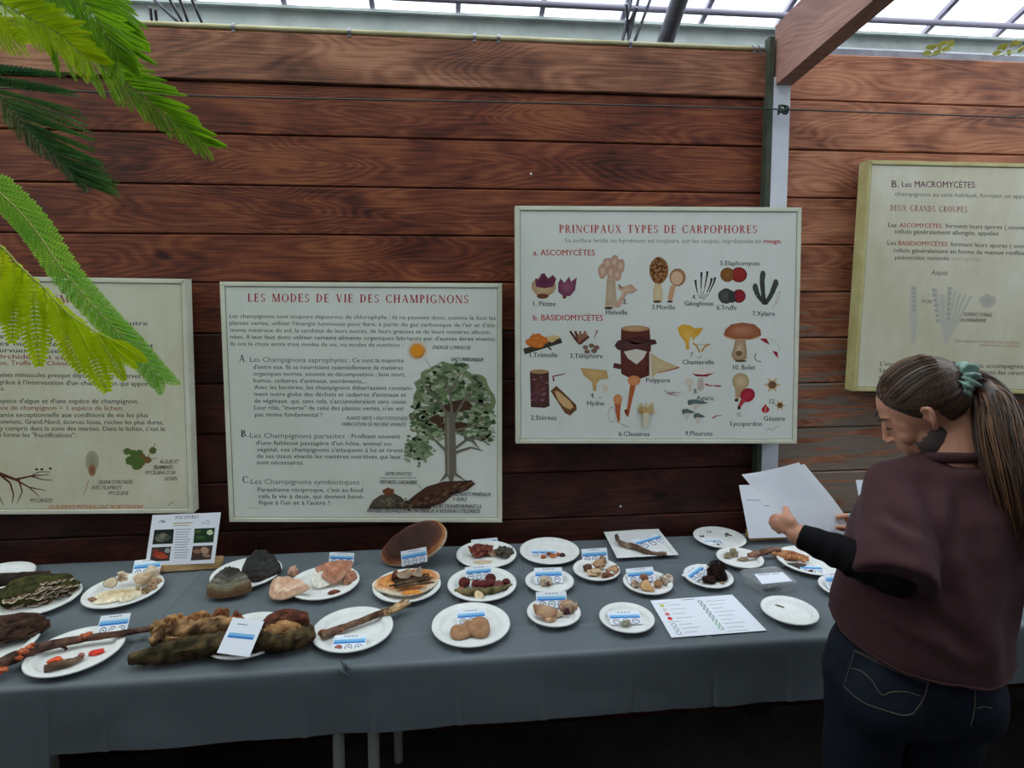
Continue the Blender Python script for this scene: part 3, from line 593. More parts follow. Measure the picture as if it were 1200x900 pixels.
# 11 lycoperdon, 12 geastre
p.ell(868,447,10,10,c(178,152,112),cc=c(214,194,154)); p.fan((865,460),[(861,453),(871,455),(866,468),(862,470)],c(186,158,116)); p.ell(863,469,2.4,1.8,c(62,44,34)); p.ell(876,463,9,8,c(150,30,44),rot=-.5,cc=c(190,54,70)); p.line([(872,467),(866,477)],6,c(170,64,66),3.4); p.ell(866,478,2,2,c(60,38,34))
for cx_,cy_,q in ((905,451,10),(914,475,7)):
    p.fan((cx_,cy_),[(cx_+q*(1.05 if k%2==0 else .5)*math.cos(k*PI/6),cy_+q*(1 if k%2==0 else .5)*math.sin(k*PI/6)) for k in range(12)],c(206,182,140)); p.ell(cx_,cy_,q*.48,q*.44,c(110,76,50),cc=c(140,104,70)); p.ell(cx_,cy_-1,1.2,.9,c(60,40,30))
p.ell(897,480,4.5,4,c(180,40,54)); p.fan((897,476),[(894,478),(897,473),(900,478)],c(180,40,54)); p.line([(897,477),(897,483)],1,c(214,180,150))
p.line([(898,505),(902,502),(905,504),(909,501),(913,499)],.5,c(120,120,116))
p.build('lettering', tC)
# ---- right poster
tD, p = poster('poster', [(1018,187.5),(1302,193.5),(1292,463),(1000,458.5)], 2.08, .05, FRAMEY, PANELY, 'framed yellowed poster headed B. Les MACROMYCÈTES hanging behind the woman')
p.text('B.',1045,219.5,1053,219.6,8,c(70,44,56),.0); p.text('Les',1057,219,1068,219.2,6.2,c(96,60,76)); p.text('MACROMYCÈTES:',1072,219.2,1144,220.2,7,c(100,52,76),.010)
p.text('champignons au sens habituel, formant un appareil',1049,229.5,1212,232.6,5,c(104,104,104),.0)
p.serif('DEUX GRANDS GROUPES:',1043,247,1135.5,249.2,7, c(150,86,74), gap=.14)
for t,x0,y0,x1,y1,cl,b in (('Les',1041,266,1050.5,266.2,INK,.008),('ASCOMYCÈTES',1054,266.3,1103.5,267.3,c(172,50,50),.010),('forment leurs spores ( souvent en',1108,267,1216,269.5,INK,.006),
 ('cellule généralement allongée, appelée',1048.5,273.5,1170,276,INK,.006),('Les',1040,287,1050,287.2,INK,.008),('BASIDIOMYCÈTES',1053,287.3,1110,288.5,c(172,50,50),.010),('forment leurs spores ( souvent en',1114,288.5,1222,291.5,INK,.006),
 ('cellule généralement en forme de massue renflée',1047,295.5,1200,299,INK,.006),('pédoncules; nommés',1049,304,1112,305,INK,.006),('intérignales.',1115,305.3,1151,306,c(176,172,150),.0),
 ("L'ensemble des asques ou basidioïdes, accompagnées de",1031.5,428.5,1212,432,INK,.006),('La nature des spores et leur disposition sont des caractères de',1031,435.8,1222,440,INK,.006),('classification importants.',1030,443.8,1120,446,INK,.006)): p.text(t,x0,y0,x1,y1,5,cl,b)
for t,x0,y0,x1,y1,h in (('Asques',1091,322,1110,322.4,6),('SPORE',1079.5,355,1092,355.4,4),('ÉLÉMENT STÉRILE',1129,370,1162,371,4),('OU PARAPHYSE',1125,376.8,1155,377.6,4)): p.text(t,x0,y0,x1,y1,h,c(110,108,98),.008,it=.2)
p.text('Ces organes se trouvent sur certaines',1118,400.5,1195,403,3.4,c(186,150,110),.0); p.text('seulement et hyménium',1148,405.5,1195,407,3.4,c(186,150,110),.0)
FA = c(192,192,178); FB = c(172,172,162)
p.fan((1070,368),[(1067,335),(1074,335),(1075,370),(1073,402),(1068,402),(1066,370)],FA)
for k in range(6): p.ell(1071,338+k*5,2.3,2,FB,n=8)
for k,(x,y) in enumerate(((1095,338),(1104,345),(1113,336),(1119,341),(1125,343),(1131,345),(1138,347))): p.line([(1108,402),(lerp(1108,x,.6),lerp(402,y,.6)),(x,y)],2,FA,6 if k<3 else 3.4)
for k in range(7): p.ell(1094+k*.8,340+k*6,2.3,2,FB,n=8); p.ell(1113-k*.3,338+k*6,2.3,2,FB,n=8)
p.ell(1157,353,9,8,c(190,188,170),wob=.2,cc=FB); p.build('lettering', tD)
# ---- left poster
tA, p = poster('poster', [(-118,322),(217.5,327),(226.5,601.5),(-112,604)], 2.10, .045, FRAME, PANELY, 'framed yellowed poster on lichens at the left, half hidden behind the fern frond')
p.serif('LA SYMBIOSE',28,352,120.5,356.8,8.5,c(140,56,52),gap=.12)
DI = c(66,62,58); RB = c(142,72,56)
for t,x0,y0,x1,y1,cl in (("Association utile pour l'un et l'autre",-10,378.5,173,381.5,c(64,72,108)),('Sans les champignons, les plantes',-20,396.5,168.5,399,DI),('arbres ou plantes vertes qui en sont',-25,404.5,180,407.5,DI),
 ('dépourvues poussent mieux que ceux',-25,412.5,160,415,DI),('Ex: Orchidées et espèces de champignon',-25,420,184.5,422.5,RB),('(Cèpe, Truffe des Chênes)',-15,427.5,86,428.5,RB),
 ('graines minuscules presque dépourvues de réserves nutritives.',-8,441.5,199.5,443.5,DI),("ne germent que grâce à l'intervention d'un champignon qui apporte les",-60,449.5,193.5,452.5,DI),('matières.',-28,457.5,6,457.5,DI),
 ("Association d'une espèce d'algue et d'une espèce de champignon.",-70,472,162.5,472.8,DI),('1 espèce de champignon = 1 espèce de lichen.',-20,480.2,144.5,480.8,RB),('résistance exceptionnelle aux conditions de vie les plus',-18,488.5,173.5,489,DI),
 ('sommets, Grand-Nord, écorces lisses, roches les plus dures,',-4,496.6,191.5,497.4,DI),("y compris dans la zone des marées. Dans le lichen, c'est le",0,504.4,193.5,505,DI),('qui forme les "fructifications".',-8,512,89,512.6,DI)): p.text(t,x0,y0,x1,y1,5.3,cl,.01)
for t,x0,y0,x1 in (('ALGUES ET',187,543,209),('FILAMENTS',180,549.6,202.5),("MYCÉLIENS D'UN",170,556,205),('LICHEN',192.5,563,207),("GRAINE D'ORCHIDÉE",115,567,155),('AVEC FILAMENTS',107,573.5,142),('MYCÉLIENS',127,580,150),('MYCORHIZES',35,588.6,61)): p.text(t,x0,y0,x1,y0,4.4,c(50,48,46),.014,it=.2)
p.text('LES FILAMENTS MYCÉLIENS SONT FIGURÉS EN JAUNE',57,596.5,168,596.2,4.6,c(186,96,52),.018)
RT = c(88,46,36)
for b,w in (([(-40,548),(0,555),(18,562),(36,558),(58,556)],5),([(18,562),(34,571),(54,575)],2.4),([(0,556),(12,566),(16,580),(14,590)],3),([(22,562),(26,576),(20,590)],2.2),([(36,558),(46,553),(60,553)],1.4),([(36,558),(50,562),(62,563)],1.4),([(-10,556),(-4,575),(4,592)],2.6),([(34,571),(42,578),(46,582)],1.4)): p.line(b,w,RT,.7)
for x,y in ((43,550),(49,550),(59,549)): p.ell(x,y,2,1.4,c(58,44,38),n=8)
for k,(x,y,q) in enumerate(((149,529,4.5),(156,531,4.5),(163,531,4.5),(153,540,6),(161,545,6.5),(167,535,4),(173,539,4.5),(179,528,4.5),(158,536,5),(166,541,5))): p.ell(x,y,q,q*.9,c(84,110,52) if k not in (5,6) else c(116,100,48),wob=.1,seed=k)
p.line([(166,548),(180,524),(182,519)],.7,c(150,80,60)); p.line([(170,540),(184,536)],.5,c(150,80,60))
p.ell(108,541,8,13,c(170,168,140),cc=c(150,148,130)); p.ell(108,551,4.5,7,c(160,124,90),cc=c(132,84,62)); p.line([(104,562),(101,572),(98,580)],.8,c(170,120,96)); p.line([(197,592),(203,588)],.8,c(140,90,60))
p.build('lettering', tA)
# ---------------------------------------------------------------- table and cloth
TX0, TX1, TY0, TY1 = -2.5, 3.2, 1.462, 2.131
tt = thing('table', 'long trestle table under the grey cloth with pale metal legs', 'table', (0,1.8,0))
bm = bmesh.new(); bx(bm, TX0+.01,TX1-.01, TY0+.02,TY1-.01, .715,.744); obj('tabletop', bm, M('table_board', c(150,140,125), .6), tt)
LEGM = M('pale_grey_steel', c(150,158,150), .5)
for x,y in ((ony(397,880,1.55).x,1.55),(ony(438,880,1.55).x,1.55),(-1.35,1.55),(1.9,1.55),(2.9,1.55),(-2.3,1.55),(-.2,2.05),(-1.35,2.05),(1.9,2.05),(2.9,2.05),(-2.3,2.05)):
    bm = bmesh.new(); tube(bm, [(x,y,0),(x,y,.715)], .0155, 12); obj('leg', bm, LEGM, tt, smooth=True, sharp=40)
XS = ony(59,850,TY0).x
crx = [XS]+[ony(x,830,TY0).x for x in (123,357,440,540,637,740,835,925)]+[1.25,1.55,1.85,2.2]
cry = [onz(620,670).y, onz(640,733).y]
def xs_list():
    s = set(); x = TX0
    while x < TX1: s.add(round(x,4)); x += .02
    for q in crx:
        for d in (-.012,-.006,-.003,0,.003,.006,.012): s.add(round(q+d,4))
    return sorted(v for v in s if TX0 <= v <= TX1)
XL = xs_list()
prof = []   # (y, z, s) down the section; s = 0 on top, 0..1 along the drop
y = TY1
ys = set(round(TY1-.023*k,4) for k in range(30))
for q in cry:
    for d in (-.012,-.006,-.003,0,.003,.006,.012): ys.add(round(q+d,4))
ys = sorted((v for v in ys if v > TY0+.02), reverse=True)
def tri(d, w): return max(0, 1-abs(d)/w)
bm = bmesh.new(); grid = []
for x in XL:
    col_ = []
    cr = max(tri(x-q, .011)*(1 if i%2 else -.7) for i,q in enumerate(crx)) if True else 0
    cr = sum(tri(x-q,.010)*(1 if (i%3) else -1) for i,q in enumerate(crx))
    drop = (.158 if x > XS-.002 else .36)
    for y in ys:
        h = .0030*cr*(1 if y < 2.1 else 0)+sum(.0030*tri(y-q,.009) for q in cry)+.0010*nz1((x,y,0),5)+.0008*nz1((x,y,0),17)
        col_.append(bm.verts.new((x, y, .7468+max(h,-.0015))))
    for a in (0,.35,.7,1): col_.append(bm.verts.new((x, TY0+.014-.014*math.sin(a*PI/2), .7485-.014*(1-math.cos(a*PI/2)))))
    wv = .006*nz1((x*1.2,0,0),3)
    for k in range(1, 15):
        s = k/14; z = .7345-drop*s
        bul = wv*s + .010*nz1((x,z*1.5,2),4)*s + .0042*cr*s + .0025*nz1((x,z,5),14)*s
        if x <= XS: bul += -.014*s
        col_.append(bm.verts.new((x, TY0-.001-abs(bul) if True else 0, z)))
    grid.append(col_)
for a, b in zip(grid, grid[1:]):
    for k in range(len(a)-1): bm.faces.new((a[k],b[k],b[k+1],a[k+1]))
cl = obj('tablecloth', bm, CLOTH, label='grey plastic-looking tablecloth with fold creases over the long table', cat='tablecloth', smooth=True)
# pinched wrinkle on the front edge
bm = bmesh.new()
for k,(a,b) in enumerate((((399,772),(408,788)),((404,776),(412,786)),((396,783),(410,792)))):
    P_ = [ony(*a,TY0-.004), ony((a[0]+b[0])/2,(a[1]+b[1])/2+1,TY0-.007), ony(*b,TY0-.004)]; tube(bm, smooth_path(P_,4), [.001,.002,.003,.0035,.004,.0035,.003,.002,.001], 6)
obj('wrinkle', bm, CLOTH, cl, smooth=True)
TZ = .7505
# ---------------------------------------------------------------- plates
def plate_mesh(R):
    bm = bmesh.new()
    lathe(bm, [(0,.0018),(R*.70,.0018),(R*.75,.0035),(R*.80,.0105),(R*.845,.0135),(R*.87,.0128),(R*.90,.0150),(R*.97,.0168),(R*.993,.0155),(R,.0125),(R*.985,.0128),(R*.96,.0145),(R*.90,.0128),(R*.82,.0105),(R*.77,.002),(R*.73,0),(0,0)], 56)
    me = bpy.data.meshes.new('paper_plate'); bmesh.ops.recalc_face_normals(bm, faces=bm.faces); bm.to_mesh(me); bm.free()
    me.polygons.foreach_set('use_smooth',[True]*len(me.polygons)); me.materials.append(PLATE); return me
PM = {}
def plate(x, y, R, label, group=None):
    if R not in PM: PM[R] = plate_mesh(R)
    o = bpy.data.objects.new('paper_plate', PM[R]); COL.objects.link(o); p = onz(x, y, TZ+.014); o.location = (p.x, p.y, TZ+.0005)
    tag(o, label, 'plate', group or ('small round paper plates' if R < .09 else 'large round paper plates')); return o
PLB, PLS = .109, .0775
for a in ((-8,677,PLB,'paper plate at the far left edge under a dark log'),(45,701,PLB,'paper plate under the mossy log of banded bracket fungi at left'),(145,691,PLB,'paper plate carrying cream polypore pieces before the polypores sign'),
 (-14,757,PLB,'paper plate cut by the left edge under a dark brown bracket'),(89,762,PLB,'paper plate under the long twig with orange and red jelly fungi'),(289,671,PLB,'paper plate beneath the two dark hoof fungi'),
 (380,682,PLB,'paper plate with pinkish tan and white fungus pieces'),(292,743.5,PLB,'paper plate under the big decaying log and leaning card'),(413.5,736.5,PLB,'paper plate with one torn-barked stick lying across it'),(477,685.5,PLB*.97,'paper plate mostly covered by the orange banded bracket'),
 (570,649,PLB*.97,'paper plate with red-brown frilly fungus, back row right of the leaning giant bracket'),(644,645,PLB*.97,'paper plate with small orange-brown bits, back row beside the square plate'),(565,683.5,PLB,'paper plate holding a branch with maroon ball fungi'),(552,731,PLB,'front paper plate with two joined tan caps'),
 (644,680.5,PLS,'small paper plate with one tiny pale hollow mushroom'),(649,717,PLS,'small front paper plate with ragged pale brown mushrooms'),(699,667,PLS,'small paper plate heaped with torn brown and cream mushroom pieces'),(759,682,PLS,'small paper plate with halved brown and white mushrooms'),
 (734.5,723.5,PLS,'small front paper plate with a flat card and grey fluff'),(830,675,PLS,'small paper plate with dark shaggy fungus and folded card'),(867,653.5,PLS,'small paper plate with grey-brown lumps behind the plastic box'),(843,629.5,.094,'paper plate at the back with scattered black bits'),
 (925,715,PLS,'small front paper plate with a single olive leaf, nearest the woman'),(950,656.5,PLB,'large paper plate with bark pieces under the woman forearm'),(991,688,PLS,'small paper plate half hidden behind the woman sleeve')): plate(*a)
q = [onz(x,y,TZ+.012) for x,y in ((707.5,623.5),(771,619),(795.5,650),(723,654))]
bm = bmesh.new(); ctr = sum(q,Vector())/4
R_ = []
for f,z in ((1,.012),(.99,.013),(.9,.012),(.86,.004),(0,.0035)):
    R_.append([bm.verts.new(Vector((ctr.x+(p.x-ctr.x)*f, ctr.y+(p.y-ctr.y)*f, TZ+z))) for p in q] if f else [bm.verts.new((ctr.x,ctr.y,TZ+z))])
R0 = [bm.verts.new(Vector((ctr.x+(p.x-ctr.x)*f, ctr.y+(p.y-ctr.y)*f, TZ+z))) for f,z in ((.84,.0005),) for p in q]
for a,b in zip(R_[:-1],R_[1:]):
    for k in range(4): bm.faces.new((a[k],a[(k+1)%4],b[(k+1)%4],b[k]) if len(b) > 1 else (a[k],a[(k+1)%4],b[0]))
for k in range(4): bm.faces.new((R_[0][k],R0[k],R0[(k+1)%4],R_[0][(k+1)%4]))
bm.faces.new(R0)
obj('square_plate', bm, PLASTIC_W, label='white square plate with a twisted brown branch on it', cat='plate', smooth=True, sharp=35)
# ---------------------------------------------------------------- cards
BL1, BL2, LB = c(116,178,222), c(52,120,196), c(196,222,240)
def card(x0,y0,x1,y1, H, tilt, label, zb=.0, var=0, group='information cards on the table', cat='card', yaw_=None):
    a, b = onz(x0,y0,TZ+.001+zb), onz(x1,y1,TZ+.001+zb)
    e = (b-a); W = e.length; e.normalize(); back = Vector((0,0,1)).cross(e).normalized()
    u = (Vector((0,0,1))*math.cos(rad(tilt))+back*math.sin(rad(tilt))).normalized(); n = e.cross(u)*1.0
    if n.dot(CAM-a) < 0: n = -n
    o = thing('card', label, cat, tuple((a+b)/2), group)
    bm = bmesh.new(); hexa(bm, [a,b,b+u*H,a+u*H], -n*.0008); obj('sheet', bm, PAPER, o)
    p = Print(lambda s,t: a+e*(s*W)+u*(t*H), n, down=False, step=.00015); k = H/W
    GRY = c(90,100,120)
    if var == 3:
        p.line([(.22,.84),(.55,.84)],.02,GRY); p.poly([(.1,.58),(.9,.60),(.9,.5),(.1,.48)],BL1); p.poly([(.1,.50),(.9,.52),(.9,.46),(.1,.44)],BL2); p.build('print', o); return o
    for i in range(4): p.line([(.3+.11*i,.9),(.38+.11*i,.9)],.045/1, GRY)
    p.poly([(.03,.78),(.97,.78),(.97,.72),(.03,.72)],LB)
    p.poly([(.03,.70),(.97,.70),(.97,.56),(.03,.56)],BL1); p.poly([(.03,.56),(.97,.56),(.97,.46),(.03,.46)],BL2)
    cols = [c(60,66,74),c(60,120,100) if var==1 else c(60,66,74),c(80,90,110)]
    if var == 2: p.ell(.2,.22,.12,.12/k*1,c(190,110,90))
    for i,u_ in enumerate((.2,.5,.8)):
        P_ = [(u_+.115*math.cos(t*PI/10),.22+.115/k*math.sin(t*PI/10)) for t in range(20)]; Q_ = [(u_+.09*math.cos(t*PI/10),.22+.09/k*math.sin(t*PI/10)) for t in range(20)]
        p.up(); p._add([v for pr in zip(P_,Q_) for v in pr], [(2*t,(2*t+2)%40,(2*t+3)%40,2*t+1) for t in range(20)], cols[i])
        p.line([(u_-.05,.2),(u_,.2+.05/k),(u_+.05,.18)],.03,cols[i])
    p.build('print', o); return o
card(154,676,187,672.5,.052,42,'blue and white card leaning behind the cream polypore pieces',.004)
card(112,745,148,741,.05,45,'blue banded card behind the long twig on the front left plate',.006)
card(385,661,414,662,.038,20,'blue banded card standing behind the pinkish tan fungus pieces')
card(471,664,501,658,.045,15,'white card leaning against the giant bracket by the wall',.075)
card(546,680,577,677,.040,40,'blue banded card behind the maroon ball fungi',.006,1)
card(553,640,584,637,.025,55,'small card tucked behind the red-brown frilly fungus',.006)
card(536,733,570,730,.045,60,'blue banded card behind the two joined tan caps',.005)
card(627,684,660,683,.048,42,'blue banded card behind the tiny pale hollow mushroom',.006)
card(629,713,665,712,.045,42,'blue banded card behind the ragged pale brown mushrooms',.006,1)
card(683,660,713,658,.045,30,'blue banded card behind the torn brown and cream pieces',.006)
card(737,684,769,681,.045,42,'blue banded card behind the halved brown and white mushrooms',.006)
card(716,732,754,731,.052,80,'card lying flat on the small front plate with grey fluff',.006,1)
card(387,764,427,762,.058,80,'card with a reddish circle lying flat below the torn-barked stick',.006,2)
card(622,651.5,652,651.5,.042,84,'card lying flat on the plate of small orange-brown bits',.004)
card(752,643,783,634,.060,82,'blue striped card lying flat on the square plate',.004)
card(815,683,834,669,.05,80,'folded blue card beside the dark shaggy fungus',.006)
card(826,638,850,637,.04,84,'faint card lying flat on the back plate with black bits',.004,3)
card(971,690,999,687,.045,40,'blue banded card on the small plate behind the woman sleeve',.006)
card(941,671,968,672,.045,80,'small card lying on the plate of bark under the woman forearm',.005)
# card propped on the decaying log
a,b,d_ = onz(254,763,TZ+.02), onz(292,768,TZ+.02), None
card(254,765,292,770,.085,50,'large white card with a blue line propped on the decaying log',.036,3)
# ---------------------------------------------------------------- organic builders
def zone(zs_, r):
    for (r0,c0),(r1,c1) in zip(zs_,zs_[1:]):
        if r <= r1: return mixc(c0,c1,(r-r0)/max(r1-r0,1e-6))
    return zs_[-1][1]
def disc_bm(R, th, zs_, semi=True, dexp=1, wav=.08, bend=0, sy=1, seed=0, lobes=3, nr=9, na=40, under=None, ruffle=0, dome=1.6, ridges=0):
    """shelf or cap: returns bmesh + colours; margin towards -y when semi"""
    bm = bmesh.new(); cols = []; rr = random.Random(seed); ph = rr.random()*6
    def pos(r, a, top):
        R1 = R*(1+wav*math.sin(lobes*a+ph)+wav*.6*nz1((math.cos(a)*1.5,math.sin(a)*1.5,0),1,seed))
        x = R1*r*math.cos(a); y = -R1*r*math.sin(a)*sy
        z = bend*(x*x)/(R)+ruffle*R*r*r*math.sin(5*a+ph)
        if top: z += th*max(0,1-r**dome)**dexp*.8+th*.2+(ridges*th*math.sin(r*ridges_n*PI) if ridges else 0)+th*.22*nz1((x/R*2,y/R*2,0),1.6,seed+4)*(1-r*.5)
        else: z += -th*.15*(1-r)
        return (x,y,z)
    ridges_n = 9
    rz_ = (lambda r: 1-math.sqrt(max(0,1-r*r))) if dexp < 1 else (lambda r: r)
    rr_ = (lambda t: math.sin(t*PI/2)) if dexp < 1 else (lambda t: t)
    A = [PI*k/na for k in range(na+1)] if semi else [2*PI*k/na for k in range(na)]
    cn = len(A)
    def ringf(r, top, ed=0):
        out = []
        for a in A:
            p = pos(r,a,top); v = bm.verts.new(p); n_ = .10*nz1((math.cos(a)*2,math.sin(a)*2,0),1.3,seed)
            cols.append(zone(zs_, min(1,max(0,rz_(r)+n_))) if top else (under or zs_[-1][1])); out.append(v)
        return out
    tr = [ringf(max(rr_(i/nr),.02), True) for i in range(nr+1)]; br = [ringf(max(i/4,.02), False) for i in range(5)]
    rg = range(cn-1) if semi else range(cn)
    for rs in (tr, br):
        for a_, b_ in zip(rs, rs[1:]):
            for k in rg: bm.faces.new((a_[k],b_[k],b_[(k+1)%cn],a_[(k+1)%cn]))
    for k in rg: bm.faces.new((tr[-1][k],br[-1][k],br[-1][(k+1)%cn],tr[-1][(k+1)%cn]))
    if semi:
        for e in (0,-1):
            loop = [r_[e] for r_ in tr]+[r_[e] for r_ in br[::-1]]
            bm.faces.new(loop)
    bm.faces.new(tr[0][::-1] if not semi else tr[0]); bm.faces.new(br[0])
    if semi: pass
    return bm, cols
def blob_bm(sx, sy, sz, rough=.25, freq=1.5, c1=None, c2=None, seed=0, sub=3, flat=True):
    bm = bmesh.new(); bmesh.ops.create_icosphere(bm, subdivisions=sub, radius=1); cols = []
    for v in bm.verts:
        n_ = nz1(v.co,freq,seed); n2 = nz1(v.co,freq*3.1,seed+9); q = 1+rough*n_*1.6+rough*.5*n2
        cols.append(mixc(c1,c2,min(1,max(0,.5+1.3*n2+.6*n_))))
        v.co = Vector((v.co.x*sx*q, v.co.y*sy*q, max(v.co.z,-.55 if flat else -9)*sz*q))
    return bm, cols
def put(name, bmc, m, P, z0=None, rz=0, rx=0, ry=0, parent=None, label=None, cat=None, group=None):
    bm, cols = bmc; mat_ = Matrix.Rotation(rz,4,'Z')@Matrix.Rotation(rx,4,'X')@Matrix.Rotation(ry,4,'Y')
    bm.verts.ensure_lookup_table()
    me = bpy.data.meshes.new(name); bmesh.ops.recalc_face_normals(bm, faces=bm.faces); bm.to_mesh(me); bm.free()
    me.transform(mat_)
    a = me.color_attributes.new('Col','FLOAT_COLOR','POINT'); a.data.foreach_set('color',[x for q in cols for x in q])
    if z0 is not None:
        mz = min(v.co.z for v in me.vertices); P = Vector((P.x,P.y,z0-mz))
    me.materials.append(m); me.polygons.foreach_set('use_smooth',[True]*len(me.polygons)); me.set_sharp_from_angle(angle=rad(60))
    o = bpy.data.objects.new(name, me); COL.objects.link(o)
    if parent: me.transform(Matrix.Translation(P-parent.location)); o.parent = parent
    else: o.location = P
    return tag(o, label, cat, group)
PZ = TZ+.0030      # inside a plate
def at(x, y, h=0): return onz(x, y, PZ+h)
def stick_bm(pts, rs, c1, c2, n=9, seed=0, jit=.12, twist=0):
    bm = bmesh.new(); tube(bm, pts, rs, n, True, jit, seed); cols = []
    for v in bm.verts: cols.append(mixc(c1,c2,min(1,max(0,.5+1.4*nz1(v.co,38,seed)))))
    return bm, cols
def stick(name, pix, rs, c1, c2, h=0, label=None, cat=None, parent=None, n=9, seed=0, steps=4, m=None, jit=.12):
    P_ = [onz(x,y,PZ+h_) for x,y,h_ in pix]; sp = smooth_path(P_, steps); R_ = []
    for i in range(len(sp)):
        t = i/(len(sp)-1)*(len(rs)-1); k = min(int(t),len(rs)-2); R_.append(lerp(rs[k],rs[k+1],t-k))
    sp = [p+Vector((0,0,0)) for p in sp]
    bm, cols = stick_bm(sp, R_, c1, c2, n, seed, jit)
    ctr = parent.location if parent else sp[len(sp)//2]
    for v in bm.verts: v.co -= ctr
    return put(name, (bm,cols), m or BARK, Vector(ctr), parent=None, label=label, cat=cat) if not parent else _child(name, bm, cols, m or BARK, parent)
def _child(name, bm, cols, m, parent):
    me = bpy.data.meshes.new(name); bmesh.ops.recalc_face_normals(bm, faces=bm.faces); bm.to_mesh(me); bm.free()
    a = me.color_attributes.new('Col','FLOAT_COLOR','POINT'); a.data.foreach_set('color',[x for q in cols for x in q]); me.materials.append(m)
    me.polygons.foreach_set('use_smooth',[True]*len(me.polygons)); o = bpy.data.objects.new(name, me); COL.objects.link(o); o.parent = parent; return o
def disc(name, x, y, R, th, zs_, label=None, cat='fungus', m=None, rz=0, rx=0, ry=0, h=0, parent=None, settle=True, **k):
    P_ = at(x,y,h); return put(name, disc_bm(R,th,zs_,**k), m or ORG, P_, PZ+h if settle else None, rz, rx, ry, parent, label, cat if not parent else None)
def lump(name, x, y, sx, sy, sz, c1, c2, label=None, cat='fungus', m=None, rz=0, rx=0, h=0, parent=None, seed=0, rough=.25, freq=1.5, sub=3, flat=True):
    P_ = at(x,y,h); return put(name, blob_bm(sx,sy,sz,rough,freq,c1,c2,seed,sub,flat), m or ORGF, P_, PZ+h, rz, rx, 0, parent, label, cat if not parent else None)
K = c
# --- far left plate: dark log
lg = stick('log', [(-45,686,.022),(-10,681,.022),(25,679,.023),(54,676,.022)], [.020,.022,.021,.017], K(34,28,26), K(66,52,44), label='dark log lying on the plate at the far left edge', cat='log', n=14, seed=2)
disc('cut_end', 54,675,.016,.004,[(0,K(128,96,70)),(1,K(96,66,50))], m=BARK, rx=rad(90), rz=rad(65), parent=lg, h=.022, settle=False, semi=False, wav=.05)
# --- mossy log with turkey tails
ml = lump('mossy_log', 44,702,.098,.050,.046,K(44,48,26),K(78,76,40),'mossy log covered in small banded bracket fungi', 'log', m=BARK, rz=rad(22), seed=5, rough=.14, sub=4)
rr = random.Random(8)
TTZ = [(0,K(70,50,42)),(.45,K(108,84,68)),(.6,K(78,56,48)),(.8,K(128,104,86)),(.92,K(176,160,136)),(1,K(206,196,176))]
bv = BVHTree.FromPolygons([v.co+ml.location for v in ml.data.vertices],[tuple(q.vertices) for q in ml.data.polygons])
k = 0
for row,(xa_,ya_,xb_,yb_,n_) in enumerate(((50,680,84,678,5),(44,686,92,683,8),(40,692,96,689,8),(34,697,95,694,9),(40,704,92,699,7),(10,702,34,693,3),(2,712,26,707,4),(4,719,40,714,4))):
    for i in range(n_):
        x_ = lerp(xa_,xb_,(i+.5)/n_)+rr.uniform(-2,2); y_ = lerp(ya_,yb_,(i+.5)/n_)+rr.uniform(-1,1); d_ = ray(x_,y_).normalized(); h_ = bv.ray_cast(CAM,d_)
        if not h_[0]: continue
        P_ = h_[0]+Vector((0,0,-.002))+d_*.004
        put('bracket', disc_bm(rr.uniform(.013,.021),.003,TTZ,seed=k,wav=.12,nr=6,na=16,ruffle=.10,under=K(190,180,160)), ORGF, P_, None, rad(-18+rr.uniform(-20,20)), rad(rr.uniform(12,30)), 0, ml); k += 1
# --- cream polypore
CZ_ = [(0,K(196,168,126)),(.6,K(222,204,170)),(1,K(236,224,198))]
slab = disc('polypore_slab', 135,699,.066,.013,CZ_,'broad flat cream polypore slab lying at the front of its plate',rz=rad(18),semi=False,sy=.6,seed=3,wav=.12)
disc('polypore_slab', 152,700,.03,.016,CZ_,'low cream fan standing on the broad polypore slab',rz=rad(12),rx=rad(22),h=.006,seed=4)
disc('curled_polypore', 130,688,.020,.006,[(0,K(206,190,160)),(.8,K(216,204,176)),(1,K(120,84,62))],'oval cream shell with a brown rim, left of the twisted piece',rx=rad(60),rz=rad(10),h=.012,semi=False,sy=.8,seed=6,m=ORGF)
disc('curled_polypore', 144,682,.022,.008,[(0,K(110,76,60)),(.6,K(186,160,132)),(1,K(226,214,190))],'twisted brown and cream shell at the top of the polypore pile',rx=rad(66),rz=rad(-20),h=.012,semi=False,sy=.75,seed=7,m=ORGF,ruffle=.2)
lump('polypore_chunk', 168,684,.024,.018,.022,K(190,158,128),K(222,196,164),'pinkish lump in the middle right of the cream polypore pile',seed=11,h=.006)
lump('polypore_chunk', 178,679,.022,.018,.026,K(206,182,154),K(228,210,184),'pale rounded lump at the back right of the cream polypore pile',seed=12,h=.002)
lump('polypore_chunk', 183,687,.018,.014,.016,K(150,116,92),K(196,166,136),'small tan lump at the right rim of the cream polypore plate',seed=13)
lump('polypore_chunk', 175,694,.022,.014,.013,K(70,50,38),K(160,130,100),'dark edged chunk at the front right of the cream polypore pile',seed=14)
lump('polypore_crumb', 108,706,.013,.009,.010,K(96,66,52),K(170,130,104),'small dark pointed crumb at the left end of the cream polypore plate',seed=15,sub=2)
for i in range(9): lump('crumb', 152+rr.uniform(-14,16),692+rr.uniform(-4,4),.006,.005,.004,K(120,106,60),K(190,170,120),parent=slab,seed=20+i,sub=2,h=.012)
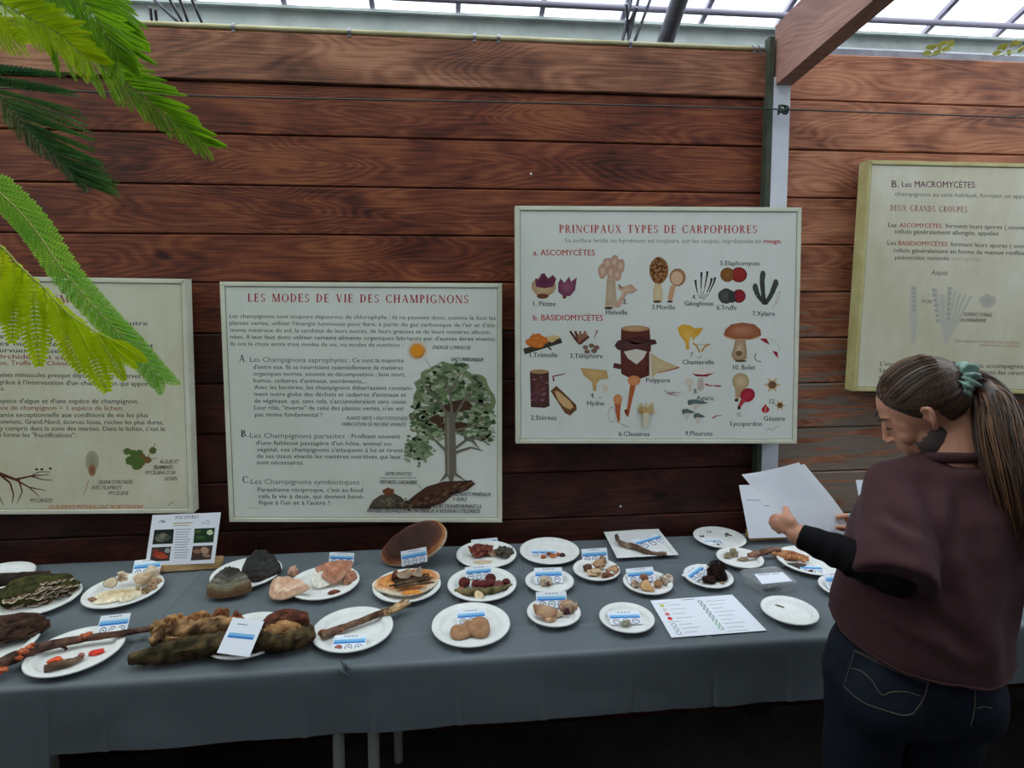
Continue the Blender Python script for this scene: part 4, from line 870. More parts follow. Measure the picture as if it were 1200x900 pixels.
# --- dark bracket at left edge
dk = lump('dark_bracket', 4,752,.085,.045,.032,K(36,26,22),K(80,56,44),'dark brown ragged bracket on the plate cut by the left edge','fungus',m=BARK,rz=rad(20),seed=31,rough=.3,sub=4)
for i in range(5): put('lobe', disc_bm(rr.uniform(.025,.035),.007,[(0,K(40,30,26)),(.7,K(82,58,46)),(1,K(104,82,66))],seed=i+40,nr=6,na=16), ORGF, dk.location+Vector((-.05+.028*i,-.03+.012*i,.0+.008*(i%2))), None, rad(20+rr.uniform(-15,15)), rad(15),0,dk)
# --- front left: twig with orange jelly
tw = stick('twig', [(-30,792,.022),(18,770,.022),(55,757,.022),(100,748,.021),(150,741,.023),(198,733,.026)],[.013,.014,.011,.009,.008,.007],K(62,44,40),K(108,80,68),label='long brown twig with orange jelly fungi across the front left plate',cat='twig',n=12,seed=4,steps=6)
ORZ = (K(160,66,36),K(206,112,66))
for x,y,s,h in ((101,747,.015,.022),(94,750,.009,.02),(27,766,.012,.028),(34,761,.010,.028),(22,773,.009,.022),(38,757,.008,.03),(3,788,.013,.012)): lump('jelly_fungus', x,y,s,s*.7,s*.6,*ORZ,m=WET,parent=tw,seed=int(x),h=h,rough=.35,sub=2)
stick('side_twig', [(72,757,.016),(78,760,.010),(76,762,.004)],[.004,.003,.002],K(70,50,44),K(96,70,60),parent=tw,n=6)
st = stick('twig', [(52,784,.009),(66,780,.010),(82,776,.009),(97,770,.008)],[.009,.010,.009,.006],K(78,60,50),K(132,104,88),label='short broken twig with orange-red jelly fungus in front of the long twig',cat='twig',n=10,seed=9)
lump('jelly_fungus', 64,777,.017,.010,.008,K(206,64,30),K(236,110,60),m=WET,parent=st,seed=4,h=.012,rough=.3); lump('broken_end', 95,770,.008,.007,.007,K(150,70,76),K(190,120,120),parent=st,seed=5,h=.004,sub=2)
lump('cup_fungus', 113,766,.018,.010,.006,K(196,24,18),K(226,60,36),'bright red cup fungus piece right of the short twig','fungus',m=WET,seed=7,rough=.2,rz=rad(12))
# --- big decaying log
bl = stick('decaying_log', [(152,772,.018),(190,766,.024),(240,757,.028),(300,752,.030),(345,748,.030),(367,741,.028)],[.012,.024,.026,.026,.026,.018],K(40,36,22),K(92,76,52),label='big decaying mossy log with chunky tan fungus crust, front row left of centre',cat='log',n=16,seed=14,steps=7,jit=.22)
for i,(x,y,sx,sy,sz,a,b_) in enumerate(((188,742,.022,.022,.026,K(110,84,54),K(160,124,84)),(206,738,.028,.022,.030,K(120,74,44),K(190,146,98)),(232,735,.030,.022,.031,K(110,66,40),K(182,134,86)),(258,731,.026,.022,.032,K(96,50,34),K(150,98,64)),(277,733,.018,.018,.026,K(90,44,34),K(150,88,64)),(296,741,.014,.012,.018,K(96,44,40),K(150,76,64)),(302,746,.010,.010,.012,K(150,96,66),K(190,130,90)))):
    lump('fungus_crust', x,y+5,sx,sy,sz,a,b_,m=BARK,parent=bl,seed=50+i,h=.020,rough=.30,freq=2.2,sub=4)
stick('fungus_crust', [(176,754,.034),(196,744,.044),(222,739,.050),(250,735,.050),(280,735,.044),(300,744,.036)], [.012,.022,.024,.024,.020,.010], K(70,48,34), K(170,132,92), parent=bl, n=18, seed=60, steps=8, m=BARK, jit=.28)
lump('fungus_crust', 212,748,.050,.016,.012,K(130,92,58),K(200,160,112),m=ORG,parent=bl,seed=61,h=.034,rough=.35,freq=2.4)
lump('fungus_crust', 238,750,.045,.012,.010,K(84,50,36),K(160,116,76),m=ORG,parent=bl,seed=62,h=.030,rough=.35,freq=2.4)
lump('bark_hood', 336,742,.064,.030,.038,K(58,32,26),K(104,62,48),m=BARK,parent=bl,seed=63,h=.022,rough=.12,sub=4)
lump('fungus_crust', 330,748,.052,.016,.024,K(140,98,60),K(200,156,104),m=ORG,parent=bl,seed=64,h=.030,rough=.3,freq=2.4)
lump('bark_edge', 332,756,.060,.016,.012,K(50,36,30),K(100,74,58),m=BARK,parent=bl,seed=65,h=.016,rough=.25,freq=2.4)
# --- two hoof fungi
HZ = [(0,K(46,44,40)),(.14,K(58,56,52)),(.22,K(92,90,82)),(.28,K(58,52,44)),(.36,K(140,136,120)),(.42,K(80,76,64)),(.50,K(144,138,120)),(.56,K(88,80,64)),(.64,K(134,122,98)),(.74,K(100,82,58)),(.85,K(120,96,70)),(1,K(104,78,56))]
disc('hoof_fungus', 275,690,.068,.062,HZ,'grey and tan ringed hoof fungus at the front left of the dark pair',rz=rad(-28),seed=71,dexp=.6,dome=1.9,wav=.05,nr=20,ridges=.045,under=K(120,92,66),sy=1.15,na=48)
disc('hoof_fungus', 309,672,.060,.072,[(0,K(42,42,42)),(.5,K(62,62,60)),(.6,K(48,46,46)),(.8,K(78,76,72)),(.9,K(56,54,52)),(1,K(60,50,44))],'darker hoof fungus at the back right of the dark pair',rz=rad(-12),rx=rad(8),seed=72,dexp=.6,dome=2.0,nr=20,ridges=.035,sy=1.1,na=48)
lump('bark_scrap', 297,672,.012,.010,.014,K(70,30,28),K(110,60,50),'small reddish scrap wedged between the two hoof fungi','bark',seed=73,sub=2,h=.004)
# --- pinkish tan pieces
BZ = [(0,K(196,150,124)),(.5,K(206,164,138)),(.72,K(226,200,176)),(.8,K(190,142,116)),(1,K(212,178,150))]
disc('fungus_fan', 342,689,.070,.026,BZ,'broad pinkish tan fan hanging over the left rim of its plate',rz=rad(-25),rx=rad(8),seed=81,nr=14,dome=3,h=.010)
lump('knobby_fungus', 344,675,.016,.013,.020,K(170,120,96),K(212,172,146),'tan knob behind the broad pinkish fan',seed=82,h=.004)
disc('fungus_fan', 392,674,.060,.022,[(0,K(150,94,72)),(.4,K(186,130,104)),(.7,K(166,108,84)),(1,K(198,150,124))],'reddish brown folded fan at the back of the pinkish pieces',rz=rad(15),rx=rad(24),seed=83,nr=12,dome=3,h=.012,ruffle=.08)
lump('knobby_fungus', 410,682,.022,.018,.020,K(140,88,70),K(190,136,110),'reddish lump at the right rim of the pinkish pieces',seed=84)
disc('fungus_fan', 380,682,.042,.010,[(0,K(220,214,202)),(1,K(232,228,218))],'white fan-shaped slice leaning on the pinkish pieces',rz=rad(12),rx=rad(42),seed=85,h=.006,sy=1.15)
lump('fungus_crumb', 392,696,.020,.010,.008,K(84,40,34),K(140,80,66),'dark red crumbs in front of the white slice',seed=86,sub=2)
# --- stick with torn bark
sk = stick('stick', [(377,745,.012),(396,738,.014),(420,729,.016),(440,721,.018),(456,715,.020)],[.011,.010,.009,.009,.008],K(84,60,48),K(130,104,84),label='grey-brown stick with a red rotten end and torn pale bark',cat='stick',n=10,seed=17,steps=5)
lump('red_end', 380,744,.017,.010,.009,K(120,50,36),K(190,120,80),parent=sk,seed=91,h=.006,sub=2); lump('bark_scab', 398,741,.012,.008,.008,K(110,60,44),K(180,124,96),parent=sk,seed=92,h=.008,sub=2)
for i in range(7):
    x1, y1 = 478+rr.uniform(-8,6), 702+rr.uniform(-3,7); stick('splinter', [(450+rr.uniform(-3,5),717+rr.uniform(-1,4),.020),(464,711+rr.uniform(-2,5),.022),(x1,y1,.024)],[.006,.006,.002],K(150,116,84),K(206,172,130),parent=sk,n=6,seed=i,jit=.3)
# --- orange banded bracket on its plate
GZ = [(0,K(90,60,44)),(.4,K(156,96,54)),(.6,K(206,128,66)),(.72,K(216,152,96)),(.8,K(196,116,64)),(.92,K(220,178,136)),(1,K(228,218,202))]
ob = disc('banded_bracket', 478,684,.104,.020,GZ,'orange banded bracket fungus with a white rim covering its plate',rz=rad(12),semi=False,sy=.74,seed=101,nr=16,dome=4,wav=.07,h=.010,under=K(200,180,150))
for i in range(16):
    x0 = 458+rr.uniform(-4,10); stick('dark_strand', [(x0,689-i*.7,.036),(x0+18,685-i*.55,.040),(x0+36+rr.uniform(-4,6),684-i*.8,.036)],[.003,.004,.002],K(50,38,32),K(110,86,66),parent=ob,n=6,seed=i)
lump('orange_patch', 482,696,.030,.008,.006,K(200,110,30),K(232,160,60),parent=ob,seed=103,h=.026,m=WET)
disc('fungus_flake', 473,676,.026,.006,[(0,K(150,120,96)),(1,K(186,164,140))],'left grey-brown flake on top of the orange banded bracket',rz=rad(40),rx=rad(50),h=.045,seed=105,m=ORGF)
disc('fungus_flake', 488,675,.024,.006,[(0,K(140,116,96)),(1,K(190,170,150))],'right grey-brown flake on top of the orange banded bracket',rz=rad(60),rx=rad(55),h=.045,seed=106,m=ORGF)
lump('fungus_flake', 464,679,.014,.012,.016,K(84,44,34),K(120,70,54),'small dark brown nub beside the flakes on the orange bracket',seed=107,h=.036,sub=2)
# --- giant bracket leaning on the wall
bmc = disc_bm(.122,.045,[(0,K(52,32,28)),(.35,K(66,40,34)),(.48,K(92,56,44)),(.54,K(68,40,32)),(.66,K(146,90,58)),(.82,K(170,112,72)),(.93,K(190,140,104)),(1,K(220,200,174))],semi=False,sy=.60,seed=111,nr=20,dexp=.7,dome=2.6,wav=.04,na=56,under=K(206,190,166),ridges=.03)
cg = ony(487,641,2.02); put('giant_bracket', bmc, ORG, cg, TZ, rad(6), rad(30), rad(-26), None, 'very large brown bracket fungus with a tan rim leaning against the wall', 'fungus')
# --- red-brown frilly fungus
ff = lump('frilly_fungus', 564,651,.038,.022,.024,K(74,30,26),K(120,60,48),'red-brown frilly fungus cluster on the back row plate','fungus',seed=121,rough=.3)
for i in range(9): put('frill', disc_bm(rr.uniform(.018,.026),.004,[(0,K(66,26,24)),(1,K(138,72,58))],seed=122+i,nr=5,na=14,ruffle=.25), ORGF, ff.location+Vector((rr.uniform(-.028,.024),rr.uniform(-.012,.008),rr.uniform(.004,.026))), None, rr.uniform(-1,1), rad(rr.uniform(30,80)),0,ff)
disc('fungus_flake', 578,651,.022,.005,[(0,K(140,104,84)),(1,K(196,168,140))],'upright tan flake between the frilly fungus and the black crinkled one',rz=rad(20),rx=rad(70),seed=131,m=ORGF,h=0)
disc('fungus_flake', 565,659,.034,.004,[(0,K(186,160,130)),(1,K(206,186,158))],'low pale tan flake in front of the red-brown frilly fungus',semi=False,sy=.35,seed=132,m=ORGF)
gk = lump('crinkled_fungus', 590,652,.028,.022,.018,K(44,40,34),K(92,84,72),'blackish crinkled fungus at the right side of the frilly fungus plate','fungus',seed=133,rough=.5,freq=2.5)
for i in range(8): lump('crinkle', 590+rr.uniform(-9,9),652+rr.uniform(-9,4),.008,.006,.008,K(38,36,32),K(110,100,84),parent=gk,seed=134+i,sub=2,h=.004,rough=.5)
# --- small orange-brown bits
for i,(x,y,s,a,b_,t) in enumerate(((637,654,.010,K(140,60,30),K(190,110,66),'leftmost'),(643,651,.010,K(90,44,34),K(150,80,50),'second from left'),(648,653,.011,K(170,80,40),K(210,130,80),'orange middle'),(654,651,.009,K(150,60,36),K(200,120,80),'second from right'),(659,652,.010,K(50,28,28),K(90,50,44),'darkest, rightmost'))):
    lump('fungus_bit', x,y,s,s*.7,s*.7,a,b_,t+' of the small orange-brown bits in a row on their plate',seed=141+i,sub=2,rough=.4,freq=2)
# --- branch with maroon balls
br_ = stick('branch', [(533,693,.008),(550,694,.009),(575,692,.009),(600,686,.008)],[.008,.011,.011,.006],K(70,66,44),K(120,110,78),label='mossy branch bearing maroon ball-shaped fungi',cat='branch',n=10,seed=21,jit=.25)
for i,(x,y,s,p1,p2) in enumerate(((544,686,.0185,K(70,22,24),K(110,44,42)),(558,687,.0155,K(84,28,30),K(120,50,48)),(566,688,.016,K(80,26,28),K(116,46,46)),(574,687,.018,K(74,24,26),K(110,46,44)),(584,689,.017,K(96,44,40),K(140,84,72)),(593,685,.014,K(64,24,24),K(96,44,40)),(575,681,.017,K(60,20,22),K(90,34,34)),(540,694,.012,K(130,78,62),K(170,116,92)))):
    lump('ball_fungus', x,y,s,s*.9,s*.85,p1,p2,parent=br_,seed=151+i,rough=.06,h=.004)
disc('cream_shell', 561,701,.015,.006,[(0,K(200,170,130)),(.7,K(224,204,166)),(1,K(170,130,90))],m=ORGF,parent=br_,rx=rad(30),rz=rad(15),semi=False,sy=1.1,seed=160)
# --- tan joined caps
CZ2 = [(0,K(150,108,76)),(.6,K(172,130,96)),(1,K(150,112,82))]
jc = disc('joined_caps', 561,741,.033,.016,CZ2,'pair of joined tan caps with wavy edges on the front plate',rz=rad(10),rx=rad(24),semi=False,seed=171,dome=2.2,m=ORGF,sy=.95,h=.002,wav=.06)
disc('left_cap', 540,744,.031,.013,CZ2,m=ORGF,parent=jc,rz=rad(-10),rx=rad(16),semi=False,seed=172,dome=2.2,sy=.8,h=.001,wav=.06)
disc('rear_lobe', 549,736,.018,.010,CZ2,m=ORGF,parent=jc,rz=rad(-30),rx=rad(30),semi=False,seed=173,dome=2.2,sy=.8,h=.004)
# --- tiny pale
hm = lump('hollow_mushroom', 639,686,.019,.013,.017,K(170,146,120),K(214,198,176),'tiny pale hollow mushroom alone on its small plate','mushroom',seed=181,rough=.3)
lump('dark_hollow', 642,687,.006,.005,.010,K(84,56,44),K(120,84,66),parent=hm,seed=182,sub=2,h=.006)
# --- ragged pale brown
disc('ragged_mushroom', 640,721,.036,.012,[(0,K(190,156,128)),(.7,K(176,138,108)),(1,K(150,108,82))],'ragged pale brown mushroom at the left of the front small plate',cat='mushroom',rz=rad(-20),rx=rad(28),seed=191,m=ORGF,ruffle=.18,h=.002)
cp = lump('round_mushroom', 664,717,.024,.019,.022,K(140,108,84),K(192,160,132),'pale brown cap with a dark purple patch at the right of the front small plate','mushroom',seed=192,rough=.12)
lump('purple_patch', 664,720,.010,.006,.010,K(52,24,32),K(84,44,50),parent=cp,seed=193,sub=2,h=.008)
lump('mushroom_piece', 651,723,.022,.010,.010,K(180,148,120),K(214,190,160),'pale stem piece lying between the ragged mushroom and the cap','mushroom',seed=194,sub=2)
lump('mushroom_piece', 645,728,.016,.009,.008,K(164,124,94),K(206,176,144),'tan stem base in front of the ragged mushroom','mushroom',seed=195,sub=2)
disc('mushroom_gill', 674,715,.020,.005,[(0,K(186,156,130)),(1,K(160,124,98))],'thin upright gill edge at the right rim of the front small plate',cat='mushroom',rz=rad(75),rx=rad(60),seed=196,m=ORGF,h=.002)
# --- torn brown and cream pieces
for i,(x,y,sx,sy,sz,a,b_,t,h) in enumerate(((689,669,.015,.012,.014,K(70,40,32),K(120,80,62),'dark brown piece at the left',0),(697,674,.022,.014,.012,K(176,144,108),K(220,194,158),'pale cream piece at the front left',0),(702,667,.018,.014,.018,K(166,128,96),K(206,172,136),'tan upright piece in the middle',.002),(706,661,.012,.010,.018,K(110,84,70),K(170,146,124),'grey-brown stalk at the back',.004),(712,678,.018,.012,.011,K(84,50,38),K(140,92,68),'brown piece at the front right',0))):
    lump('mushroom_piece', x,y,sx,sy,sz,a,b_,t+' of the torn brown and cream heap','mushroom',seed=201+i,h=h,rough=.35,freq=2)
disc('mushroom_piece', 716,669,.027,.006,[(0,K(150,108,78)),(.6,K(186,150,114)),(1,K(120,76,56))],'wavy tan flap at the right of the torn brown and cream heap',cat='mushroom',rz=rad(30),rx=rad(12),seed=207,m=ORGF,ruffle=.2,h=.010)
# --- halved brown and white
for i,(x,y,sx,sy,sz,a,b_,t) in enumerate(((744,688,.015,.011,.013,K(96,62,50),K(206,186,160),'dark rimmed half at the left'),(754,681,.018,.013,.015,K(104,66,48),K(150,104,78),'brown cap at the back'),(764,693,.009,.008,.010,K(180,140,96),K(210,172,128),'small tan nub at the front'),(771,688,.013,.011,.016,K(130,90,62),K(186,146,108),'tan brown half at the middle right'))):
    lump('mushroom_half', x,y,sx,sy,sz,a,b_,t+' of the halved brown and white mushrooms','mushroom',seed=211+i,rough=.15)
disc('mushroom_half', 757,691,.018,.008,[(0,K(190,150,100)),(.8,K(206,168,120)),(1,K(110,72,50))],'round tan cut face at the middle of the halved brown and white mushrooms',cat='mushroom',rx=rad(48),semi=False,seed=216,m=ORGF)
cp = lump('mushroom_half', 781,684,.022,.018,.019,K(120,84,66),K(226,214,196),'large mottled white and brown cap at the right rim of its small plate','mushroom',seed=217,rough=.15)
# --- grey fluff, shaggy fungus
lump('grey_fluff', 733,733,.014,.007,.007,K(120,116,96),K(190,186,166),'small tuft of grey-green fluff on the flat card','lichen',seed=221,rough=.6,freq=3,h=.003)
sh = lump('shaggy_fungus', 840,679,.030,.022,.030,K(20,14,14),K(48,32,28),'black-brown shaggy fungus on the small plate by the plastic box','fungus',m=BARK,seed=231,rough=.3,freq=2)
lump('shaggy_foot', 831,683,.022,.014,.012,K(24,16,16),K(60,40,34),m=BARK,parent=sh,seed=232,rough=.4)
bm = bmesh.new(); cols = []
for i in range(260):
    a = rr.uniform(0,2*PI); b_ = rr.uniform(.1,1.5); d_ = Vector((math.cos(a)*math.cos(b_),math.sin(a)*math.cos(b_),math.sin(b_))); p0 = Vector((d_.x*.030,d_.y*.022,.014+d_.z*.026)); p1 = p0+d_*.007+Vector((0,0,-.004)); tube(bm,[p0,p1],[.0012,.0003],3)
for v in bm.verts: cols.append(K(40,28,26))
_child('shaggy_hair', bm, cols, BARK, sh)['kind'] = 'stuff'
lump('fungus_crumb', 847,684,.008,.005,.004,K(130,100,70),K(180,150,110),'tan crumb in front of the black shaggy fungus',seed=234,sub=2)
# --- behind the box
for i,(x,y,sx,sy,sz,t) in enumerate(((853,654,.012,.010,.012,'left'),(860,652,.014,.010,.016,'tallest middle'),(871,657,.018,.008,.007,'flat right'))): lump('grey_lump', x,y,sx,sy,sz,K(104,92,70),K(170,156,130),t+' grey-brown lump on the small plate behind the plastic box',seed=241+i,rough=.35,freq=2)
stick('stick', [(877,651,.020),(890,648,.022),(905,645,.024),(915,644,.024)],[.008,.010,.010,.006],K(96,64,50),K(150,112,92),label='short pinkish brown stick bridging two plates by the right holder',cat='stick',n=10,seed=31,jit=.25)
for i,(x,y,n_,t) in enumerate(((855,627,9,'clump of black bits at the right side of the back plate'),(842,637,7,'row of black bits at the front of the back plate'),(823,629,3,'few dark bits at the left of the back plate'),(833,624,2,'tiny pair of bits near the rear of the back plate'))):
    bm = bmesh.new(); cols = []
    P0 = at(x,y)
    for q in range(n_):
        o_ = Vector((rr.uniform(-.018,.018),rr.uniform(-.016,.016),0)) if n_ > 3 else Vector((rr.uniform(-.008,.008),rr.uniform(-.003,.003),0)); a = rr.uniform(0,PI)
        r0 = o_+Vector((0,0,.003)); tube(bm, [r0, r0+Vector((math.cos(a)*.006,math.sin(a)*.006,.002)), r0+Vector((math.cos(a)*.011,math.sin(a)*.011,0))],[.001,.0030,.001],6)
    for v in bm.verts: cols.append(mixc(K(36,38,32),K(80,84,64),min(1,max(0,.5+nz1(v.co,90)))))
    put('black_fungus_bits', (bm,cols), ORGF, P0, PZ, label=t, cat='fungus')['kind'] = 'stuff'
disc('leaf', 913,710,.012,.0016,[(0,K(80,84,62)),(1,K(104,106,80))],'single small olive leaf on the front plate nearest the woman',cat='leaf',rz=rad(-40),semi=False,sy=.4,seed=251,m=ORGF,wav=.02)
disc('leaf', 918,712,.004,.0012,[(0,K(80,84,62)),(1,K(104,106,80))],'tiny leaf crumb right of the small olive leaf',cat='leaf',semi=False,sy=.6,seed=252,m=ORGF)
ck = lump('orange_crust', 927,655,.050,.016,.014,K(120,70,44),K(200,140,96),'lumpy orange-brown crust piece at the back of the bark plate','fungus',m=ORG,seed=261,rough=.4,freq=3,rz=rad(-14))
for i in range(10): lump('lump', 908+i*4.2+rr.uniform(-1,1),652+i*.7+rr.uniform(-2,1),.009,.008,.009,K(150,84,50),K(212,156,112),parent=ck,seed=262+i,sub=2,h=.010)
lump('bark_slab', 932,665,.046,.014,.008,K(48,44,42),K(84,78,72),'flat dark grey bark slab in front of the orange-brown crust','bark',m=BARK,seed=281,rough=.15,rz=rad(-12))
lump('fungus_crumb', 950,671,.008,.005,.006,K(60,40,36),K(100,70,60),'dark crumb on the small card under the woman forearm',seed=283,sub=2,h=.003)
lump('purple_mushroom', 988,698,.017,.013,.015,K(96,70,80),K(150,120,124),'purplish mushroom lump on the small plate behind the woman sleeve','mushroom',seed=284,rough=.3)
stick('branch', [(722,627,.030),(727,636,.014),(745,641,.013),(764,649,.011),(781,649,.011)],[.007,.009,.010,.009,.007],K(84,66,56),K(140,116,100),label='twisted brown branch lying across the white square plate',cat='branch',n=10,seed=41,jit=.2,steps=6)
lump('brown_nub', 736.5,643,.012,.009,.010,K(70,44,36),K(206,186,166),'small brown and white nub left below the twisted branch',seed=291,sub=2,rough=.4)
# ---------------------------------------------------------------- printed sheet, plastic box
q = [onz(x,y,TZ+.0004) for x,y in ((762,704),(858,697),(898.5,739),(787,747.5))]
sh_ = thing('printed_sheet', 'large white legend sheet with coloured circles lying near the table edge', 'paper', tuple(sum(q,Vector())/4))
bm = bmesh.new(); hexa(bm, q, Vector((0,0,.0006))); obj('sheet', bm, PAPER, sh_)
def bil(s,t): return (q[0]*(1-s)+q[1]*s)*(1-t)+(q[3]*(1-s)+q[2]*s)*t+Vector((0,0,.0006))
p = Print(bil, (0,0,1))
for k_,(s,t,cl) in enumerate(((.1,.17,c(190,196,96)),(.1,.29,c(206,196,200)),(.1,.41,c(206,112,116)),(.1,.53,c(206,52,70)),(.1,.70,None),(.1,.80,None),(.1,.90,None))):
    if cl: p.ell(s,t,.026,.045,cl)
    else: p.ring(s,t,.045,.012,c(120,124,130),rx=.6)
    p.line([(.16,t),(.30+.05*(k_%2),t)],.012,c(150,154,164))
for k_ in range(8):
    t = .14+.103*k_; p.ring(.56,t,.045,.016,c(84,96,90) if k_<5 else c(70,150,90),rx=.6); p.line([(.63,t),(.86-.05*(k_%3),t)],.010,c(130,134,150))
p.line([(.36,.05),(.52,.05)],.014,c(90,94,104)); p.line([(.05,.1),(.2,.1)],.01,c(150,154,164)); p.line([(.05,.62),(.2,.62)],.01,c(150,154,164)); p.line([(.6,.95),(.82,.95)],.01,c(150,154,164)); p.build('print', sh_)
CLEAR = bpy.data.materials.new('clear_plastic'); CLEAR.use_nodes = True; n_ = CLEAR.node_tree.nodes; l_ = CLEAR.node_tree.links; n_.remove(n_['Principled BSDF'])
a_ = n_.new('ShaderNodeBsdfTransparent'); b_ = n_.new('ShaderNodeBsdfGlossy'); b_.inputs['Roughness'].default_value = .15; w_ = n_.new('ShaderNodeBsdfDiffuse'); w_.inputs[0].default_value = (.75,.8,.8,1)
x1_ = n_.new('ShaderNodeMixShader'); x1_.inputs[0].default_value = .10; x2_ = n_.new('ShaderNodeMixShader'); x2_.inputs[0].default_value = .06
l_.new(a_.outputs[0],x1_.inputs[1]); l_.new(w_.outputs[0],x1_.inputs[2]); l_.new(x1_.outputs[0],x2_.inputs[1]); l_.new(b_.outputs[0],x2_.inputs[2]); l_.new(x2_.outputs[0],n_['Material Output'].inputs[0])
h = .034; q = [onz(x,y,TZ+h) for x,y in ((864,668),(911,663),(937,681.5),(895,687.5))]; ctr = sum(q,Vector())/4
bt = [Vector((lerp(ctr.x,v.x,.84),lerp(ctr.y,v.y,.84),TZ+.0006)) for v in q]
pb = thing('plastic_box', 'clear plastic food box with a white label, behind the leaf plate', 'box', (ctr.x,ctr.y,TZ))
def rounded(q4, f=.18, n=4):
    out = []
    for i in range(4):
        a, b, d_ = q4[i-1], q4[i], q4[(i+1)%4]; p0 = b+(a-b)*f; p1 = b+(d_-b)*f
        for k_ in range(n+1): t = k_/n; out.append(p0*(1-t)**2+b*2*t*(1-t)+p1*t*t)
    return out
def ringfaces(bm, loops, capA=False, capB=False):
    L = [[bm.verts.new(p) for p in l] for l in loops]; n = len(L[0])
    for a, b in zip(L, L[1:]):
        for k_ in range(n): bm.faces.new((a[k_],a[(k_+1)%n],b[(k_+1)%n],b[k_]))
    if capA: bm.faces.new(L[0][::-1])
    if capB: bm.faces.new(L[-1])
sc_ = lambda l, s, dz: [Vector((lerp(ctr.x,v.x,s),lerp(ctr.y,v.y,s),v.z+dz)) for v in l]
top = rounded(q,.14); bot = rounded(bt,.2)
bm = bmesh.new(); ringfaces(bm, [sc_(top,.96,-.004), bot, sc_(bot,.99,.001), sc_(top,.945,-.004)]); L_ = [bm.verts.new(v) for v in sc_(bot,.985,.0012)]; bm.faces.new(L_); obj('tub', bm, CLEAR, pb, smooth=True, sharp=40)
bm = bmesh.new(); ringfaces(bm, [sc_(top,1,-.007), sc_(top,1.01,-.003), sc_(top,.985,0), sc_(top,.95,-.001), sc_(top,.9,-.004)], capB=True); obj('lid', bm, CLEAR, pb, smooth=True, sharp=40)
lq = [onz(x,y,TZ+h-.003) for x,y in ((884,673),(917,670.5),(929,681),(893,684.5))]
bm = bmesh.new(); hexa(bm, lq, Vector((0,0,.0006))); lb = obj('label', bm, PAPER, pb)
p = Print(lambda s,t: (lq[0]*(1-s)+lq[1]*s)*(1-t)+(lq[3]*(1-s)+lq[2]*s)*t+Vector((0,0,.0006)), (0,0,1)); p.line([(.1,.13),(.5,.13)],.05,c(80,84,96)); p.line([(.6,.13),(.85,.13)],.05,c(80,84,96)); 
pr_ = p.build('print', lb); pr_.data.transform(Matrix.Translation(-pb.location)) if lb.location.length == 0 else None
lump('box_shadow_lump', 905,692,.026,.010,.005,K(40,44,40),K(70,72,64),'dark flat lump standing in for shadow inside the clear plastic box','fungus',seed=301,rough=.2,h=-.001)  # dark lump imitating the shadow in the box
# ---------------------------------------------------------------- signs on wooden holders
def sign(quad, Yb, block, label, prfn, cat='sign', parent_pos=None):
    """quad px TL TR BR BL on a plane leaning back from the line (BL,BR)"""
    bl, br = [onz(x,y,TZ+.024) for x,y in (quad[3],quad[2])]; e = (br-bl).normalized(); back = Vector((0,0,1)).cross(e); lean = rad(14)
    u = Vector((0,0,1))*math.cos(lean)+back*math.sin(lean); n = e.cross(u); n = -n if n.dot(CAM-bl) < 0 else n
    def hit(x,y): d = ray(x,y); t = (bl-CAM).dot(n)/d.dot(n); return CAM+d*t
    Q = [hit(*v) for v in quad]
    o = thing(*label, tuple((bl+br)/2*1+Vector((0,0,-.02))))
    bm = bmesh.new(); hexa(bm, Q, -n*.0015); obj('sheet', bm, PAPER, o)
    if prfn:
        p = Print(hit, n); prfn(p); p.build('print', o)
    x0,y0,x1,y1 = block; a, b = onz(x0,y0,TZ), onz(x1,y1,TZ); e2 = (b-a).normalized(); bk = Vector((0,0,1)).cross(e2)
    bm = bmesh.new(); hexa(bm, [a,b,b+bk*.045,a+bk*.045], Vector((0,0,.026))); bmesh.ops.bevel(bm, geom=bm.edges[:], offset=.002, segments=1, affect='EDGES')
    return o, obj('wood_holder', bm, W_PINE, None, label='%s', cat='holder')
def pr1(p):
    p.serif('POLYPORES',205.5,608.4,233,607.3,3.6,c(60,60,70),gap=.12)
    def ph(x0,y0,x1,y1,x2,y2,x3,y3,base,spots):
        p.poly([(x0,y0),(x1,y1),(x2,y2),(x3,y3)],base)
        for x,y,rx,ry,cl in spots: p.ell(x,y,rx,ry,cl,wob=.15,seed=int(x))
    ph(181,621,204,620,202.5,637,178.5,638,c(30,36,34),[(190,630,8,5,c(84,90,76)),(192,628,5,3,c(120,122,104)),(197,630,4,3,c(70,76,66)),(186,632,4,3,c(100,104,88))])
    ph(228,619.5,252,618.5,250,635.5,226.5,636.5,c(28,56,34),[(246,624,3.6,3,c(196,206,170)),(235,630,6,2,c(60,90,50)),(232,623,4,2,c(70,90,40))])
    ph(178,641.5,200.5,640.5,198.5,657,175.5,658.5,c(58,50,48),[(186,650,8,3.5,c(150,56,40)),(190,652,7,3,c(170,70,48)),(182,645,4,2,c(120,60,40)),(196,645,3,3,c(150,150,150))])
    ph(226,640,249.5,639,247,655.5,223.5,657,c(70,54,46),[(240,645,5,4,c(176,140,116)),(231,646,5,2.4,c(140,104,84)),(242,651,5,2,c(150,116,96))])
    for i in range(12): p.line([(206-.2*i,620.5+3*i),(224-.25*i-(i*5)%4,620+3*i)],.7,c(120,122,134))
    p.line([(203,613.5),(226,612.5)],1.2,c(176,160,110)); p.line([(203,616),(222,615.3)],1,c(176,160,110))
    p.line([(186,612),(190,609.5),(194,611.5)],.8,c(110,120,126)); p.ell(191,611.5,2,1,c(130,140,150)); p.ring(243,612,2.4,.8,c(150,160,190)); p.ring(238,613,1.6,.5,c(150,160,190))
